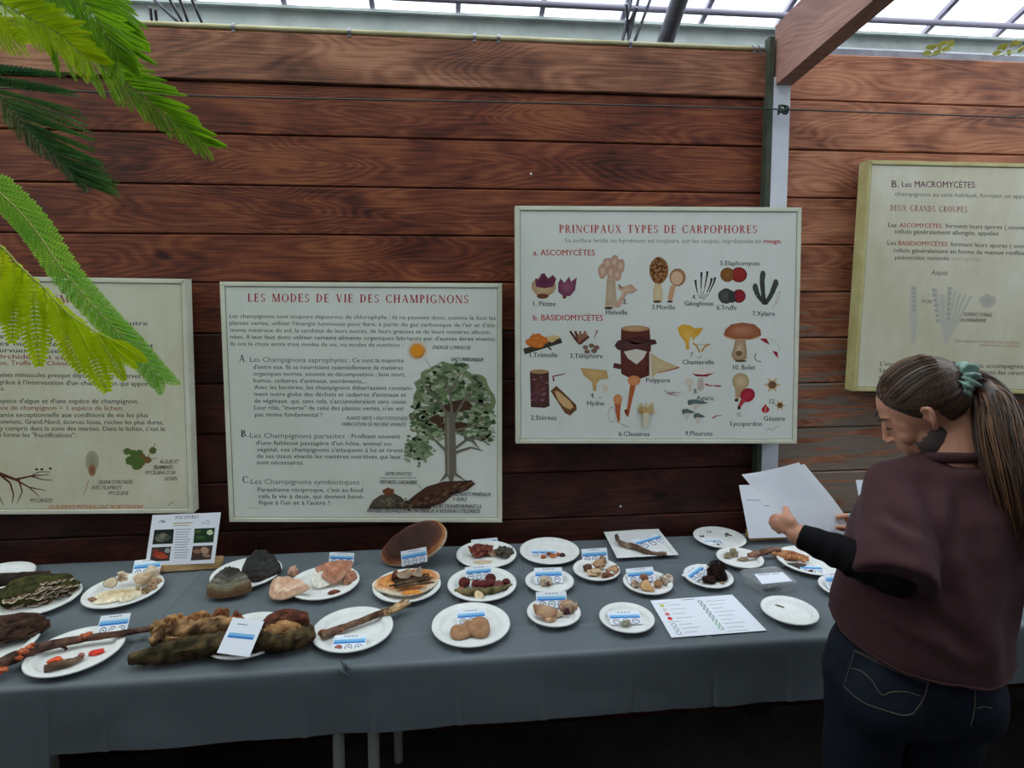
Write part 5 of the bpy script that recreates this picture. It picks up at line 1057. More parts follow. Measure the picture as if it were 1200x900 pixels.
s1, h1 = sign([(178.7,603.7),(258.7,600.5),(251,660),(170,663)], 2.0, (187,671,257,666.5), ('sign','white sign headed POLYPORES with four small photos, below the left posters','sign'), pr1); h1['label'] = 'pale pine block holding up the POLYPORES sign'
def pr2(p):
    p.line([(875,586),(891,586)],.7,c(110,112,124)); p.line([(898,586.5),(906,587)],.7,c(110,112,124)); p.line([(895,592.5),(903,593)],.7,c(110,112,124))
s2, h2 = sign([(866,568.5),(931,567),(942,629),(878,631)], 2.0, (880,634,922,632.5), ('sign','white sign on a pine block behind the papers in the woman hand','sign'), pr2); h2['label'] = 'pale pine block at the right, under the sign by her hand'
def pr3(p):
    p.text('Pho',1012,573,1019,573,4,c(110,112,130)); p.poly([(1012,582),(1028,582),(1028,592),(1012,592)],c(110,112,124))
s3, h3 = sign([(1003,562.5),(1060,562.5),(1068,630),(1016,632)], 2.0, (1022,636,1062,635), ('sign','white sign almost hidden behind the woman shoulder','sign'), pr3); h3['label'] = 'pine block of the sign hidden behind the woman shoulder'
# ---------------------------------------------------------------- the woman
def elli(bm, ctr, axes, seg=24, ring=16):
    """ellipsoid with axes = 3 vectors (already scaled)"""
    m = Matrix((axes[0],axes[1],axes[2])).transposed().to_4x4(); m.translation = ctr
    bmesh.ops.create_uvsphere(bm, u_segments=seg, v_segments=ring, radius=1, matrix=m)
def caps(bm, p0, p1, r0, r1, n=16):
    p0, p1 = Vector(p0), Vector(p1); tube(bm, [p0,p1], [r0,r1], n)
    for p, r in ((p0,r0),(p1,r1)): bmesh.ops.create_uvsphere(bm, u_segments=n, v_segments=10, radius=r*.995, matrix=Matrix.Translation(p))
def chain(bm, pts, rs, n=16):
    for i in range(len(pts)-1): caps(bm, pts[i], pts[i+1], rs[i], rs[i+1], n)
def fuse(bm, voxel, smooth_it=4, fac=.5):
    me = bpy.data.meshes.new('tmp'); bmesh.ops.recalc_face_normals(bm, faces=bm.faces); bm.to_mesh(me); bm.free()
    o = bpy.data.objects.new('tmp', me); COL.objects.link(o)
    r = o.modifiers.new('r','REMESH'); r.mode = 'VOXEL'; r.voxel_size = voxel
    s = o.modifiers.new('s','SMOOTH'); s.iterations = smooth_it; s.factor = fac
    dg = bpy.context.evaluated_depsgraph_get(); out = bpy.data.meshes.new_from_object(o.evaluated_get(dg))
    bpy.data.objects.remove(o); bpy.data.meshes.remove(me); return out
def rings_bm(bm, rings, n=32):
    """closed loft of elliptical rings: (centre, lateral vec, sagittal vec)"""
    R = [[bm.verts.new(c_+a*math.cos(2*PI*k/n)+b*math.sin(2*PI*k/n)) for k in range(n)] for c_,a,b in rings]
    for p_, q_ in zip(R, R[1:]):
        for k in range(n): bm.faces.new((p_[k],p_[(k+1)%n],q_[(k+1)%n],q_[k]))
    bm.faces.new(R[0][::-1]); bm.faces.new(R[-1])
V = Vector
FD = V((.14,.99,0)).normalized(); LF = V((-.99,.14,0)).normalized(); UZ = V((0,0,1))
PVc, WA, CH, NB = V((1.04,1.215,.86)), V((1.065,1.225,.97)), V((1.11,1.235,1.13)), V((1.155,1.245,1.295))
HC = P3(1083,481,1.42)
hf = (CR*-.71+CU*-.56+CF*.42).normalized(); hu0 = CR*-.54+CU*.83+CF*.10; hl = hu0.cross(hf).normalized(); hu = hf.cross(hl)
if hl.dot(CF) > 0: hl = -hl
def H(l, f, u): return HC+hl*l+hf*f+hu*u
LS = NB+LF*.135-UZ*.060; RS = NB-LF*.162-UZ*.040
LE = P3(1050,676,1.265); LW = P3(934,626,1.385); RW = P3(1014,618,1.57); RE = V((1.30,1.17,1.04))
SKIN = M('skin', c(184,128,102), .55, c(196,142,116), 14, bump=.03, bscale=300)
wm = thing('person', 'woman in brown T-shirt and jeans reading papers at the table, brown ponytail, green scrunchie', 'person', (PVc.x,PVc.y,0))
bm = bmesh.new()
# torso, neck
rings_bm(bm, [(PVc-UZ*.06,LF*.14,FD*.09),(PVc+UZ*.02,LF*.155,FD*.10),(WA,LF*.125,FD*.085),(CH,LF*.145,FD*.10),(NB-UZ*.08,LF*.15,FD*.08),(NB-UZ*.01,LF*.08,FD*.055)])
chain(bm, [NB-UZ*.05, NB+UZ*.01, H(0,-.025,-.05)], [.060,.052,.050])
# head
elli(bm, H(0,-.008,.028), (hl*.073,hf*.093,hu*.084)); elli(bm, H(0,.028,-.045), (hl*.056,hf*.060,hu*.064)); elli(bm, H(0,.050,.0), (hl*.058,hf*.040,hu*.062))
elli(bm, H(0,.066,-.045),(hl*.036,hf*.030,hu*.046)); elli(bm, H(0,.066,-.088), (hl*.022,hf*.020,hu*.018)); chain(bm, [H(0,.086,.016),H(0,.099,-.010),H(0,.105,-.020)], [.0065,.008,.0090])
for s in (-1,1):
    elli(bm, H(s*.010,.101,-.025), (hl*.007,hf*.008,hu*.006)); elli(bm, H(s*.034,.062,-.020), (hl*.024,hf*.022,hu*.024)); caps(bm, H(s*.012,.081,.032), H(s*.038,.071,.034), .007,.006)
    chain(bm, [H(s*.070,.004,-.022),H(s*.079,-.002,-.008),H(s*.082,-.010,.010),H(s*.081,-.012,.024),H(s*.077,.000,.032),H(s*.073,.008,.024)], [.006,.005,.005,.005,.005,.004], 10); elli(bm, H(s*.073,-.001,.008), (hl*.005,hf*.010,hu*.022))
elli(bm, H(0,.090,-.052), (hl*.020,hf*.009,hu*.006)); elli(bm, H(0,.087,-.062), (hl*.018,hf*.009,hu*.006))
# arms
chain(bm, [NB-UZ*.035+LF*.05, LS, LE, LE.lerp(LW,.35), LW], [.05,.050,.036,.037,.024]); chain(bm, [NB-UZ*.035-LF*.05, RS, RE, RE.lerp(RW,.35), RW], [.05,.050,.036,.037,.024])
# left hand: palm, thumb over the sheet, fingers curled behind its edge
pc = P3(924,615,1.392)
kn = [P3(916.5,607,1.402),P3(914,611.5,1.402),P3(914.5,616,1.400),P3(917,620,1.396)]
for k_ in kn: caps(bm, LW, k_, .014,.0098, 12)
for k_, m_, t_ in zip(kn, [(908.5,605.5,1.425),(905.5,610.5,1.428),(907,616,1.425),(911,620.5,1.418)], [(904.5,608,1.452),(903.5,613,1.455),(907,618.5,1.450),(913,623,1.440)]):
    chain(bm, [k_, P3(*m_), P3(*t_)], [.0090,.0080,.0068], 10)
chain(bm, [LW, P3(927,611,1.388), P3(922.5,603,1.40), P3(920.5,595.5,1.415)], [.016,.0120,.0092,.0074], 10)
# right hand
kr = [P3(1003,607,1.575),P3(1003,612,1.580),P3(1004,616,1.582),P3(1006,620,1.580)]
for k_ in kr: caps(bm, RW, k_, .014,.0098, 12)
for k_, m_, t_ in zip(kr, [(992,604.5,1.562),(992,610,1.575),(993,615,1.58),(996,620,1.58)], [(981.5,606,1.545),(983,611,1.575),(984,616,1.58),(988,620.5,1.58)]): chain(bm, [k_, P3(*m_), P3(*t_)], [.0088,.0078,.0066], 10)
chain(bm, [RW, P3(1004,619,1.535), P3(993,619.5,1.522), P3(981,618,1.512)], [.016,.0115,.009,.0072], 10)
# legs and feet
feet = []
for s in (-1,1):
    hj = PVc+LF*s*.082-UZ*.03; kn_ = V((PVc.x,PVc.y,.46))+LF*s*.095+FD*.03; an = V((PVc.x,PVc.y,.09))+LF*s*.10-FD*.01
    chain(bm, [hj,kn_,an], [.082,.054,.036]); chain(bm, [an-UZ*.03-FD*.02, an+FD*.06-UZ*.045, an+FD*.15-UZ*.062], [.034,.032,.022]); feet.append((hj,kn_,an))
me = fuse(bm, .0036, 3); me.transform(Matrix.Translation(-wm.location)); body = obj('body', me, SKIN, wm, smooth=True); body.data.transform(Matrix.Translation(wm.location))
def sub(name, me, m, parent=wm, label=None):      # mesh in world coordinates -> part of the woman
    me.transform(Matrix.Translation(-wm.location)) if isinstance(me, bpy.types.Mesh) else None
    if isinstance(me, bmesh.types.BMesh):
        bmesh.ops.translate(me, verts=me.verts, vec=-wm.location); q = bpy.data.meshes.new(name); bmesh.ops.recalc_face_normals(me, faces=me.faces); me.to_mesh(q); me.free(); me = q
    me.materials.clear(); me.materials.append(m); me.polygons.foreach_set('use_smooth',[True]*len(me.polygons))
    o = bpy.data.objects.new(name, me); COL.objects.link(o); o.parent = parent
    if label: o['label'] = label
    return o
# eyes, brows
EYE = M('eye', c(220,216,208), .2); HAIRD = M('brow_hair', c(58,40,30), .7)
for s in (-1,1):
    bm = bmesh.new(); elli(bm, H(s*.030,.069,.010), (hl*.012,hf*.011,hu*.010)); sub('eye', bm, EYE)
    bm = bmesh.new(); tube(bm, [H(s*.018,.093,.034),H(s*.032,.088,.039),H(s*.046,.076,.036)], [.002,.003,.0015], 6); sub('eyebrow', bm, HAIRD)
    bm = bmesh.new(); tube(bm, [H(s*.020,.086,.012),H(s*.031,.088,.009),H(s*.042,.079,.010)], [.001,.0022,.001], 6); sub('eyelashes', bm, HAIRD)
# displace helper for cloth folds
def folds(me, fn):
    vs = [v.co.copy() for v in me.vertices]; ns = [v.normal.copy() for v in me.vertices]
    for i, v in enumerate(me.vertices): v.co = vs[i]+ns[i]*fn(vs[i])
def dseg(p, a, b):
    t = max(0,min(1,(p-a).dot(b-a)/(b-a).length_squared)); return (p-a-(b-a)*t).length, t
# t-shirt
TEE = M('brown_jersey', c(66,42,45), .9, c(72,47,50), 40, bump=.12, bscale=500, spec=.12, sheen=.04)
SH0 = LE+(LE-LS)*.06; SHR = RE.lerp(RS,.1)
bm = bmesh.new()
rings_bm(bm, [(V((1.068,1.215,.90)),LF*.192+UZ*.018,FD*.150+UZ*.030),(V((1.072,1.22,.95)),LF*.192+UZ*.010,FD*.148+UZ*.015),(V((1.09,1.228,1.03)),LF*.192,FD*.142),(CH,LF*.190,FD*.134),(V((1.135,1.24,1.20)),LF*.185,FD*.120),(NB-UZ*.035,LF*.13,FD*.088),(NB+UZ*.003,LF*.080,FD*.074)], 48)
chain(bm, [NB-UZ*.035+LF*.05, LS+UZ*.0], [.056,.062]); tube(bm, [LS,LS.lerp(SH0,.5)+LF*.004,SH0+LF*.004], [.063,.074,.083], 28)
chain(bm, [NB-UZ*.035-LF*.05, RS], [.062,.068]); tube(bm, [RS,RS.lerp(SHR,.5),SHR], [.070,.082,.088], 28)
elli(bm, LS, (LF*.063,FD*.063,UZ*.062)); elli(bm, RS, (LF*.069,FD*.069,UZ*.069))
me = fuse(bm, .0065, 10, .6)
fold_lines = [(P3(1062,545,1.3),P3(1090,700,1.15),.020),(P3(1085,550,1.3),P3(1150,760,1.08),.022),(P3(1110,560,1.3),P3(1100,640,1.2),.014),(P3(1015,600,1.25),P3(1070,640,1.18),.014),(P3(1165,600,1.2),P3(1160,790,1.05),.020),(P3(1040,700,1.2),P3(1110,760,1.1),.016),(P3(995,690,1.25),P3(1060,735,1.15),.012)]
def fd(p):
    q = .0
    for a,b,w in fold_lines:
        # ridge measured sideways from the fold's vertical curtain seen from behind
        ab = (b-a).normalized(); n_ = ab.cross((p-CAM).normalized()); n_.normalize(); d_ = (p-a).dot(n_); t = (p-a).dot(ab)/(b-a).length
        if -.1 < t < 1.1 and (p-CH).dot(FD) < .03: q += .010*math.exp(-(d_/w)**2)*max(0,1-abs(2*t-1)**2) - .007*math.exp(-((d_-w*1.7)/w)**2)*max(0,1-abs(2*t-1)**2)
    low = max(0,(1.1-p.z)/.2)
    return q+.006*nz1(V((p.x*2,p.y*2,p.z*.7)),5)*(.5+low)+.003*nz1(p,16)
me.update(); folds(me, fd)
tee = sub('t_shirt', me, TEE)
bm = bmesh.new()     # collar band and sleeve/hem edge rolls
n = 40; pts = [NB+UZ*(.010-.012*math.cos(2*PI*k/n-PI/2)*0)+LF*.066*math.cos(2*PI*k/n)+FD*(.058*math.sin(2*PI*k/n)+.004)+UZ*(-.010*math.sin(2*PI*k/n)) for k in range(n+1)]
tube(bm, pts, .0075, 8); bmesh.ops.scale(bm, vec=(1,1,1.6), verts=bm.verts, space=Matrix.Translation(-(NB+UZ*.01))); cb_ = sub('collar', bm, TEE, tee)
def edge_roll(ctr, nrm, u, v, r=.0035, par=tee):
    bm = bmesh.new(); bvh = BVHTree.FromPolygons([v_.co+wm.location for v_ in tee.data.vertices],[tuple(p_.vertices) for p_ in tee.data.polygons]); P_ = []
    for k in range(61):
        a = 2*PI*k/60; d_ = u*math.cos(a)+v*math.sin(a); h_ = bvh.ray_cast(ctr+d_*.5, -d_)
        if h_[0]: P_.append(h_[0])
    if len(P_) > 10: tube(bm, P_, r, 6); sub('hem', bm, TEE, par)
    else: bm.free()
ax = (SH0-LS).normalized(); uu = ax.cross(UZ).normalized(); vv = ax.cross(uu)
edge_roll(V((1.068,1.217,.907)), UZ, LF+UZ*.09, FD+UZ*.2)
# black sleeves
BLK = M('black_knit', c(12,11,14), .85, c(17,16,19), 60, bump=.2, bscale=700, spec=.12)
for nm,(S_,E_,W_) in (('left',(LS,LE,LW)),('right',(RS,RE,RW))):
    bm = bmesh.new(); wr_ = E_.lerp(W_,.97); chain(bm, [S_,E_,E_.lerp(W_,.4)], [.046,.041,.041]); tube(bm, [E_.lerp(W_,.4),E_.lerp(W_,.8),wr_], [.041,.033,.029], 20)
    me = fuse(bm, .005, 5); me.update(); ax_ = (W_-E_).normalized()
    folds(me, lambda p: .0032*math.sin((p-E_).dot(ax_)*170+3*nz1(p,9))*max(0,nz1(p,11,3)+.35)+.002*nz1(p,30)); sub('sleeve', me, BLK)
# jeans
JEAN = M('dark_blue_denim', c(17,22,34), .8, c(22,29,42), 120, bump=.25, bscale=900, spec=.2); STI = M('pale_stitching', c(88,84,74), .8)
bm = bmesh.new()
rings_bm(bm, [(PVc-UZ*.13,LF*.165,FD*.115),(PVc-UZ*.06,LF*.186,FD*.125),(PVc+UZ*.01,LF*.174,FD*.116),(PVc+UZ*.045,LF*.160,FD*.108)], 40)
for s,(hj,kn_,an) in zip((-1,1),feet):
    chain(bm, [hj-UZ*.05,kn_], [.096,.068]); tube(bm, [kn_,an-UZ*.04], [.068,.062], 24); elli(bm, PVc+LF*s*.082-FD*.055-UZ*.06, (LF*.088,FD*.085,UZ*.10))
me = fuse(bm, .007, 8, .6); me.update(); folds(me, lambda p: .004*nz1(V((p.x,p.y,p.z*2.2)),9)+.002*nz1(p,22)); jeans = sub('jeans', me, JEAN)
bvh = BVHTree.FromPolygons([v_.co+wm.location for v_ in jeans.data.vertices],[tuple(p_.vertices) for p_ in jeans.data.polygons])
def on_jeans(x,y):
    d_ = ray(x,y).normalized(); h_ = bvh.ray_cast(CAM, d_); return h_[0]+h_[1]*.001 if h_[0] else None
for line in ([(1002,762),(1020,770),(1050,784),(1088,798)],[(1002,762),(996,782),(989,804)],[(1088,798),(1082,818),(1070,836)],[(989,804),(1010,822),(1036,832),(1058,838),(1070,836)],
             [(998,783),(1010,787),(1022,798),(1033,814),(1045,811),(1062,811),(1079,816)],[(1143,806),(1152,808),(1160,805)],[(1143,806),(1142,830),(1138,850)],[(1145,830),(1154,828),(1162,830)],[(1004,764),(1021,773),(1051,787),(1087,801)]):
    sp = smooth_path([V((x,y,0)) for x,y in line], 5); P_ = [on_jeans(v_.x,v_.y) for v_ in sp]; P_ = [p_ for p_ in P_ if p_]
    if len(P_) > 3: bm = bmesh.new(); tube(bm, P_, .0011, 5); sub('pocket_stitching', bm, STI, jeans)
SHOE = M('dark_shoe', c(30,30,32), .6)
for hj,kn_,an in feet:
    bm = bmesh.new(); chain(bm, [an-UZ*.038-FD*.025, an+FD*.06-UZ*.045, an+FD*.16-UZ*.056], [.042,.040,.030]); me = fuse(bm, .008, 3)
    for v_ in me.vertices: v_.co.z = max(v_.co.z, .001)
    sub('shoe', me, SHOE)
# hair
HAIR = M('brown_hair', attr=True, rough=.45, spec=.45)
PTY = H(.0,-.104,.056)                                   # where the ponytail is tied
bm = bmesh.new(); bmesh.ops.create_uvsphere(bm, u_segments=110, v_segments=80, radius=1)
hc = (0,-.020,.036); hr = (.0805,.0965,.0885)
def hairline(y): return .052 if y > .066 else (lerp(-.004,.052,(y-.012)/.054) if y > .012 else (lerp(.028,-.004,(y+.014)/.026) if y > -.014 else (lerp(-.056,.028,(y+.034)/.02) if y > -.034 else -.062)))
def strand_at(l,f,u):
    q = V((l,f+.098,u-.052)); q.normalize(); a = math.atan2(q.x, -q.z+.3*q.y); return a
dl, cols = [], []
for v_ in bm.verts:
    l,f,u = v_.co.x*hr[0]+hc[0], v_.co.y*hr[1]+hc[1], v_.co.z*hr[2]+hc[2]
    hl_ = hairline(f); m_ = u-hl_
    a = strand_at(l,f,u); g = noise.noise(V((a*26,1.7,f*6)))+.5*noise.noise(V((a*70,4.1,f*8)))
    t = max(0,min(1,m_/.02)); k_ = .955+.045*t+.012*g*t
    v_.co = H((l-hc[0])*k_+hc[0],(f-hc[1])*k_+hc[1],(u-hc[2])*k_+hc[2])
    if m_ < 0: dl.append(v_)
bmesh.ops.delete(bm, geom=dl, context='VERTS')
for v_ in bm.verts:
    q = v_.co-HC; l,f,u = q.dot(hl),q.dot(hf),q.dot(hu); a = strand_at(l,f,u); g = noise.noise(V((a*30,2.2,f*5)))+.5*noise.noise(V((a*90,6.1,f*8)))
    cols.append(mixc(c(30,21,18),c(92,66,48),min(1,max(0,.45+g*.9))))
bmesh.ops.translate(bm, verts=bm.verts, vec=-wm.location)
hair = _child('hair', bm, cols, HAIR, wm)
# ponytail: a core and many tapering locks
core = [PTY, P3(1150,450,1.40), P3(1164,474,1.36), P3(1172,514,1.32), P3(1184,560,1.29), P3(1196,612,1.28), P3(1204,650,1.28)]
bm = bmesh.new(); chain(bm, core, [.018,.026,.034,.038,.034,.024,.010]); me = fuse(bm, .007, 6)
me.transform(Matrix.Translation(-wm.location)); me.update(); folds(me, lambda p: .004*noise.noise(V((p.x*40,p.y*40,p.z*6)))); colour(me, lambda p: mixc(c(40,26,20),c(104,72,48),min(1,max(0,.4+1.2*noise.noise(V((p.x*60,p.y*60,p.z*5)))))))
me.materials.clear(); me.materials.append(HAIR); me.polygons.foreach_set('use_smooth',[True]*len(me.polygons)); pt_ = bpy.data.objects.new('ponytail', me); COL.objects.link(pt_); pt_.parent = wm
rr = random.Random(77); bm = bmesh.new(); cols = []
cw = [.012,.026,.038,.046,.046,.040,.030]
for i in range(420):
    a = rr.uniform(0,2*PI); q = rr.uniform(.75,1.08); e_ = rr.randint(4,6); P_ = []
    for k_ in range(e_+1):
        t = core[min(k_+1,6)]-core[max(k_-1,0)]; s_ = t.cross(CF).normalized(); w_ = t.cross(s_).normalized(); P_.append(core[k_]+(s_*math.cos(a)+w_*math.sin(a))*cw[k_]*q+V((rr.uniform(-.004,.004),rr.uniform(-.004,.004),0)))
        a += rr.uniform(-.14,.14)
    sp = smooth_path(P_, 3); n0 = len(bm.verts); r_ = rr.uniform(.0010,.0022); tube(bm, sp, [r_*(1-.8*k_/len(sp)) for k_ in range(len(sp))], 4)
    cl_ = mixc(c(40,26,20),c(140,98,66),rr.random()**1.8); cols += [cl_]*(len(bm.verts)-n0)
bmesh.ops.translate(bm, verts=bm.verts, vec=-wm.location); sl_ = _child('loose_strands', bm, cols, HAIR, pt_); sl_['kind'] = 'stuff'
# flyaway strands drawn back over the head toward the tie
bm = bmesh.new(); cols = []
for i in range(260):
    a = rr.uniform(-1.9,1.9); f0 = rr.uniform(.02,.066)
    l0 = math.sin(a)*.074; u0 = math.cos(a)
    P_ = []
    for k_ in range(7):
        t = k_/6; f = lerp(f0,-.105,t); ph = abs(a)
        x_ = (f-hc[1])/hr[1]; rad_ = math.sqrt(max(0,1-x_*x_)); aa = a*(1-.25*t)
        P_.append(H(math.sin(aa)*rad_*hr[0]*1.012+hc[0], f, max(math.cos(aa)*rad_*hr[2]*1.012+hc[2], -.0)*(1)+(0)))
    P_[-1] = PTY+V((rr.uniform(-.01,.01),rr.uniform(-.01,.01),rr.uniform(-.01,.01)))
    if abs(a) > 1.35: continue
    n0 = len(bm.verts); sp = smooth_path(P_,2); tube(bm, sp, rr.uniform(.0004,.0011), 3); cols += [mixc(c(32,22,18),c(128,96,70),rr.random()**1.6)]*(len(bm.verts)-n0)
bmesh.ops.translate(bm, verts=bm.verts, vec=-wm.location); _child('combed_strands', bm, cols, HAIR, hair)['kind'] = 'stuff'
# scrunchie
SCR = M('sage_green_scrunchie', c(112,138,128), .8, c(140,166,156), 50, bump=.3)
bm = bmesh.new(); ax_ = (core[1]-PTY).normalized(); u_ = ax_.cross(UZ).normalized(); w_ = ax_.cross(u_); n, m_ = 84, 12; R = []
SC0 = P3(1124,445,1.365)
for k_ in range(n):
    a = 2*PI*k_/n; rg = .026+.0035*math.sin(a*11)+.002*math.sin(a*19+1); tr_r = .0155+.0035*math.sin(a*14+2); off = .005*math.sin(a*9+1)
    c0 = SC0+(u_*math.cos(a)+w_*math.sin(a))*rg+ax_*off; d_ = (u_*math.cos(a)+w_*math.sin(a))
    R.append([bm.verts.new(c0+(d_*math.cos(2*PI*j/m_)+ax_*math.sin(2*PI*j/m_))*tr_r*(1+.15*math.sin(5*2*PI*j/m_+a*7))) for j in range(m_)])
for k_ in range(n):
    for j in range(m_): bm.faces.new((R[k_][j],R[(k_+1)%n][j],R[(k_+1)%n][(j+1)%m_],R[k_][(j+1)%m_]))
sub('scrunchie', bm, SCR)
# face mask pulled down under the chin
bm = bmesh.new(); bmesh.ops.create_uvsphere(bm, u_segments=48, v_segments=36, radius=1); dl = []
for v_ in bm.verts:
    l,f,u = v_.co.x*.061, v_.co.y*.068+.024, v_.co.z*.064-.056
    if f < -.012 or f > .064 or u > -.030-.25*(f-.03) : dl.append(v_)
    g = 1+.012*math.sin(u*500); v_.co = H(l*g, f, u)
bmesh.ops.delete(bm, geom=dl, context='VERTS'); bmesh.ops.solidify(bm, geom=bm.faces[:], thickness=.002)
sub('face_mask', bm, M('grey_brown_mask_cloth', c(84,70,70), .85, bump=.1), wm)
# ---------------------------------------------------------------- papers and pen in her hands
def paper(px, label, off=0, extra=None, seed=0):
    P_ = [P3(*v) for v in px]; n_ = (P_[1]-P_[0]).cross(P_[3]-P_[0]).normalized(); bm = bmesh.new(); G_ = []
    N = 12
    for i in range(N+1):
        row = []
        for j in range(N+1):
            s,t = i/N,j/N; p_ = (P_[0]*(1-s)+P_[1]*s)*(1-t)+(P_[3]*(1-s)+P_[2]*s)*t
            row.append(bm.verts.new(p_+n_*(.010*math.sin(PI*s)*(1-.4*t)+.004*math.sin(PI*t*1.5+s*2)+off)))
        G_.append(row)
    for i in range(N):
        for j in range(N): bm.faces.new((G_[i][j],G_[i+1][j],G_[i+1][j+1],G_[i][j+1]))
    bmesh.ops.solidify(bm, geom=bm.faces[:], thickness=.0006)
    ctr = sum(P_,V())/4
    return obj('paper_sheet', bm, PAPERT, smooth=True, sharp=30, label=label, cat='paper', loc=tuple(ctr), group='sheets of paper the woman holds')
PAPERT = M('thin_white_paper', c(244,246,250), .7, transl=.3)
paper([(869,556,1.45),(937.5,541,1.59),(1001,641,1.55),(945,637,1.405)], 'front white sheet of paper held up by the woman in the brown T-shirt')
paper([(872,556,1.462),(944,543,1.602),(1005,626,1.572),(952,637,1.42)], 'white sheet peeking out at the right behind the front sheet she holds', seed=1)
bm = bmesh.new(); tube(bm, [P3(996.5,601.5,1.535),P3(998.5,616,1.53)], .004, 10); p0, p1 = P3(998.5,616,1.53), P3(1003,640,1.52); tube(bm, [p0,p1],.0035,10)
obj('pen', bm, M('pale_teal_plastic', c(150,196,200), .35), label='pale teal pen held in her right hand behind the papers', cat='pen', smooth=True, sharp=40, loc=tuple(p0))
# ---------------------------------------------------------------- feathery plant hanging in at top left
def leafmat(name, col, col2, tr): return M(name, col, .5, col2, 12, transl=tr, spec=.3)
LY, LG, LD, LP = leafmat('bright_yellow_green_leaf', c(196,222,10), c(226,242,30), .55), leafmat('fresh_green_leaf', c(112,168,22), c(166,210,36), .5), leafmat('deep_green_leaf', c(36,88,46), c(84,128,50), .3), leafmat('pale_green_leaf', c(140,206,80), c(180,226,80), .45)
STEM = M('pale_leaf_stalk', c(170,180,90), .6); TRK = M('fern_trunk', c(60,44,34), .9, c(90,70,50), 30, bump=.8)
tfp = V((-1.55,.55,0)); tf = thing('feathery_plant', 'feathery bright green plant whose fronds hang in at the top left', 'plant', tuple(tfp))
def add_tf(name, bm, m, parent=tf):
    bmesh.ops.translate(bm, verts=bm.verts, vec=-tfp); me = bpy.data.meshes.new(name); bm.to_mesh(me); bm.free(); me.materials.append(m); me.polygons.foreach_set('use_smooth',[True]*len(me.polygons))
    o = bpy.data.objects.new(name, me); COL.objects.link(o); o.parent = parent; return o
bm = bmesh.new(); tube(bm, smooth_path([V((-1.55,.55,0)),V((-1.52,.56,1.0)),V((-1.5,.6,2.1))],6), .05, 12, jit=.15); add_tf('trunk', bm, TRK)
CRN = V((-1.5,.6,2.12))
def pinna(base, tip, side, wid, n, mat_, par, droop=0, fat=.5):
    """narrow leaf blade: stalk with n pairs of overlapping leaflets; side = unit vector across, blade lies in (axis, side)"""
    bm = bmesh.new(); ax_ = tip-base; L = ax_.length; a_ = ax_.normalized(); s_ = (side-a_*side.dot(a_)).normalized(); nn = a_.cross(s_)
    pts = [base+ax_*t+V((0,0,-droop*L*(t**2)))+nn*.02*L*math.sin(PI*t) for t in (0,.25,.5,.75,1)]; tube(bm, pts, [.0011,.0010,.0009,.0007,.0004], 4)
    for i in range(n):
        t = (i+.6)/n; b_ = base+ax_*t+V((0,0,-droop*L*t*t))+nn*.02*L*math.sin(PI*t); w_ = wid*min(1,.45+2.4*t)*min(1,(1.04-t)*2.6)**.6; st_ = L/n*fat
        for sg in (-1,1):
            d_ = (s_*sg*.93+a_*.36+nn*.10*sg*((i%2)*.5+.3)).normalized(); q_ = a_*st_; e_ = b_+d_*w_
            v_ = [bm.verts.new(x_) for x_ in (b_-q_*.6, b_+d_*w_*.5-q_*.95+nn*.0006, e_-q_*.45, e_+a_*st_*.35, b_+d_*w_*.55+q_*.75-nn*.0006, b_+q_*.6)]
            bm.faces.new(v_ if sg > 0 else v_[::-1])
    return add_tf('leaflet_blade', bm, mat_, par)
def frond(pix, stalk_m, r=.0014, name='frond'):
    P_ = [P3(*v) for v in pix]; sp = smooth_path(P_, 8); bm = bmesh.new(); tube(bm, smooth_path([CRN, (CRN+P_[0])/2+V((0,0,.06)), P_[0]],4)[:-1]+sp, [r*1.6]*8+[r*(1-.6*k_/(len(sp)-1)) for k_ in range(len(sp))], 6); return add_tf(name, bm, stalk_m), sp
def samp(sp, t): k_ = t*(len(sp)-1); i = min(int(k_),len(sp)-2); return sp[i].lerp(sp[i+1],k_-i), (sp[i+1]-sp[i]).normalized()
rr = random.Random(12)
def pair_frond(pix, mat_, sm, t0, t1, n, lenf, wid, ang, nl, r=.0014, tilt=0, one=None, jitter=.1):
    fr, sp = frond(pix, sm, r)
    for i in range(n):
        t = lerp(t0,t1,i/(n-1)); b_, a_ = samp(sp,t); vd = (b_-CAM).normalized(); s_ = a_.cross(vd).normalized()
        for sg in ((-1,1) if one is None else (one,)):
            an_ = ang*(1-.35*t)+rr.uniform(-jitter,jitter); L = lenf(t,sg)*rr.uniform(.93,1.07)
            d_ = (a_*math.cos(an_)+s_*sg*math.sin(an_)+vd*rr.uniform(-.12,.12)+vd*tilt).normalized()
            pinna(b_, b_+d_*L, a_.cross(d_).cross(d_)+vd*rr.uniform(-.3,.3), wid, nl, mat_, fr)
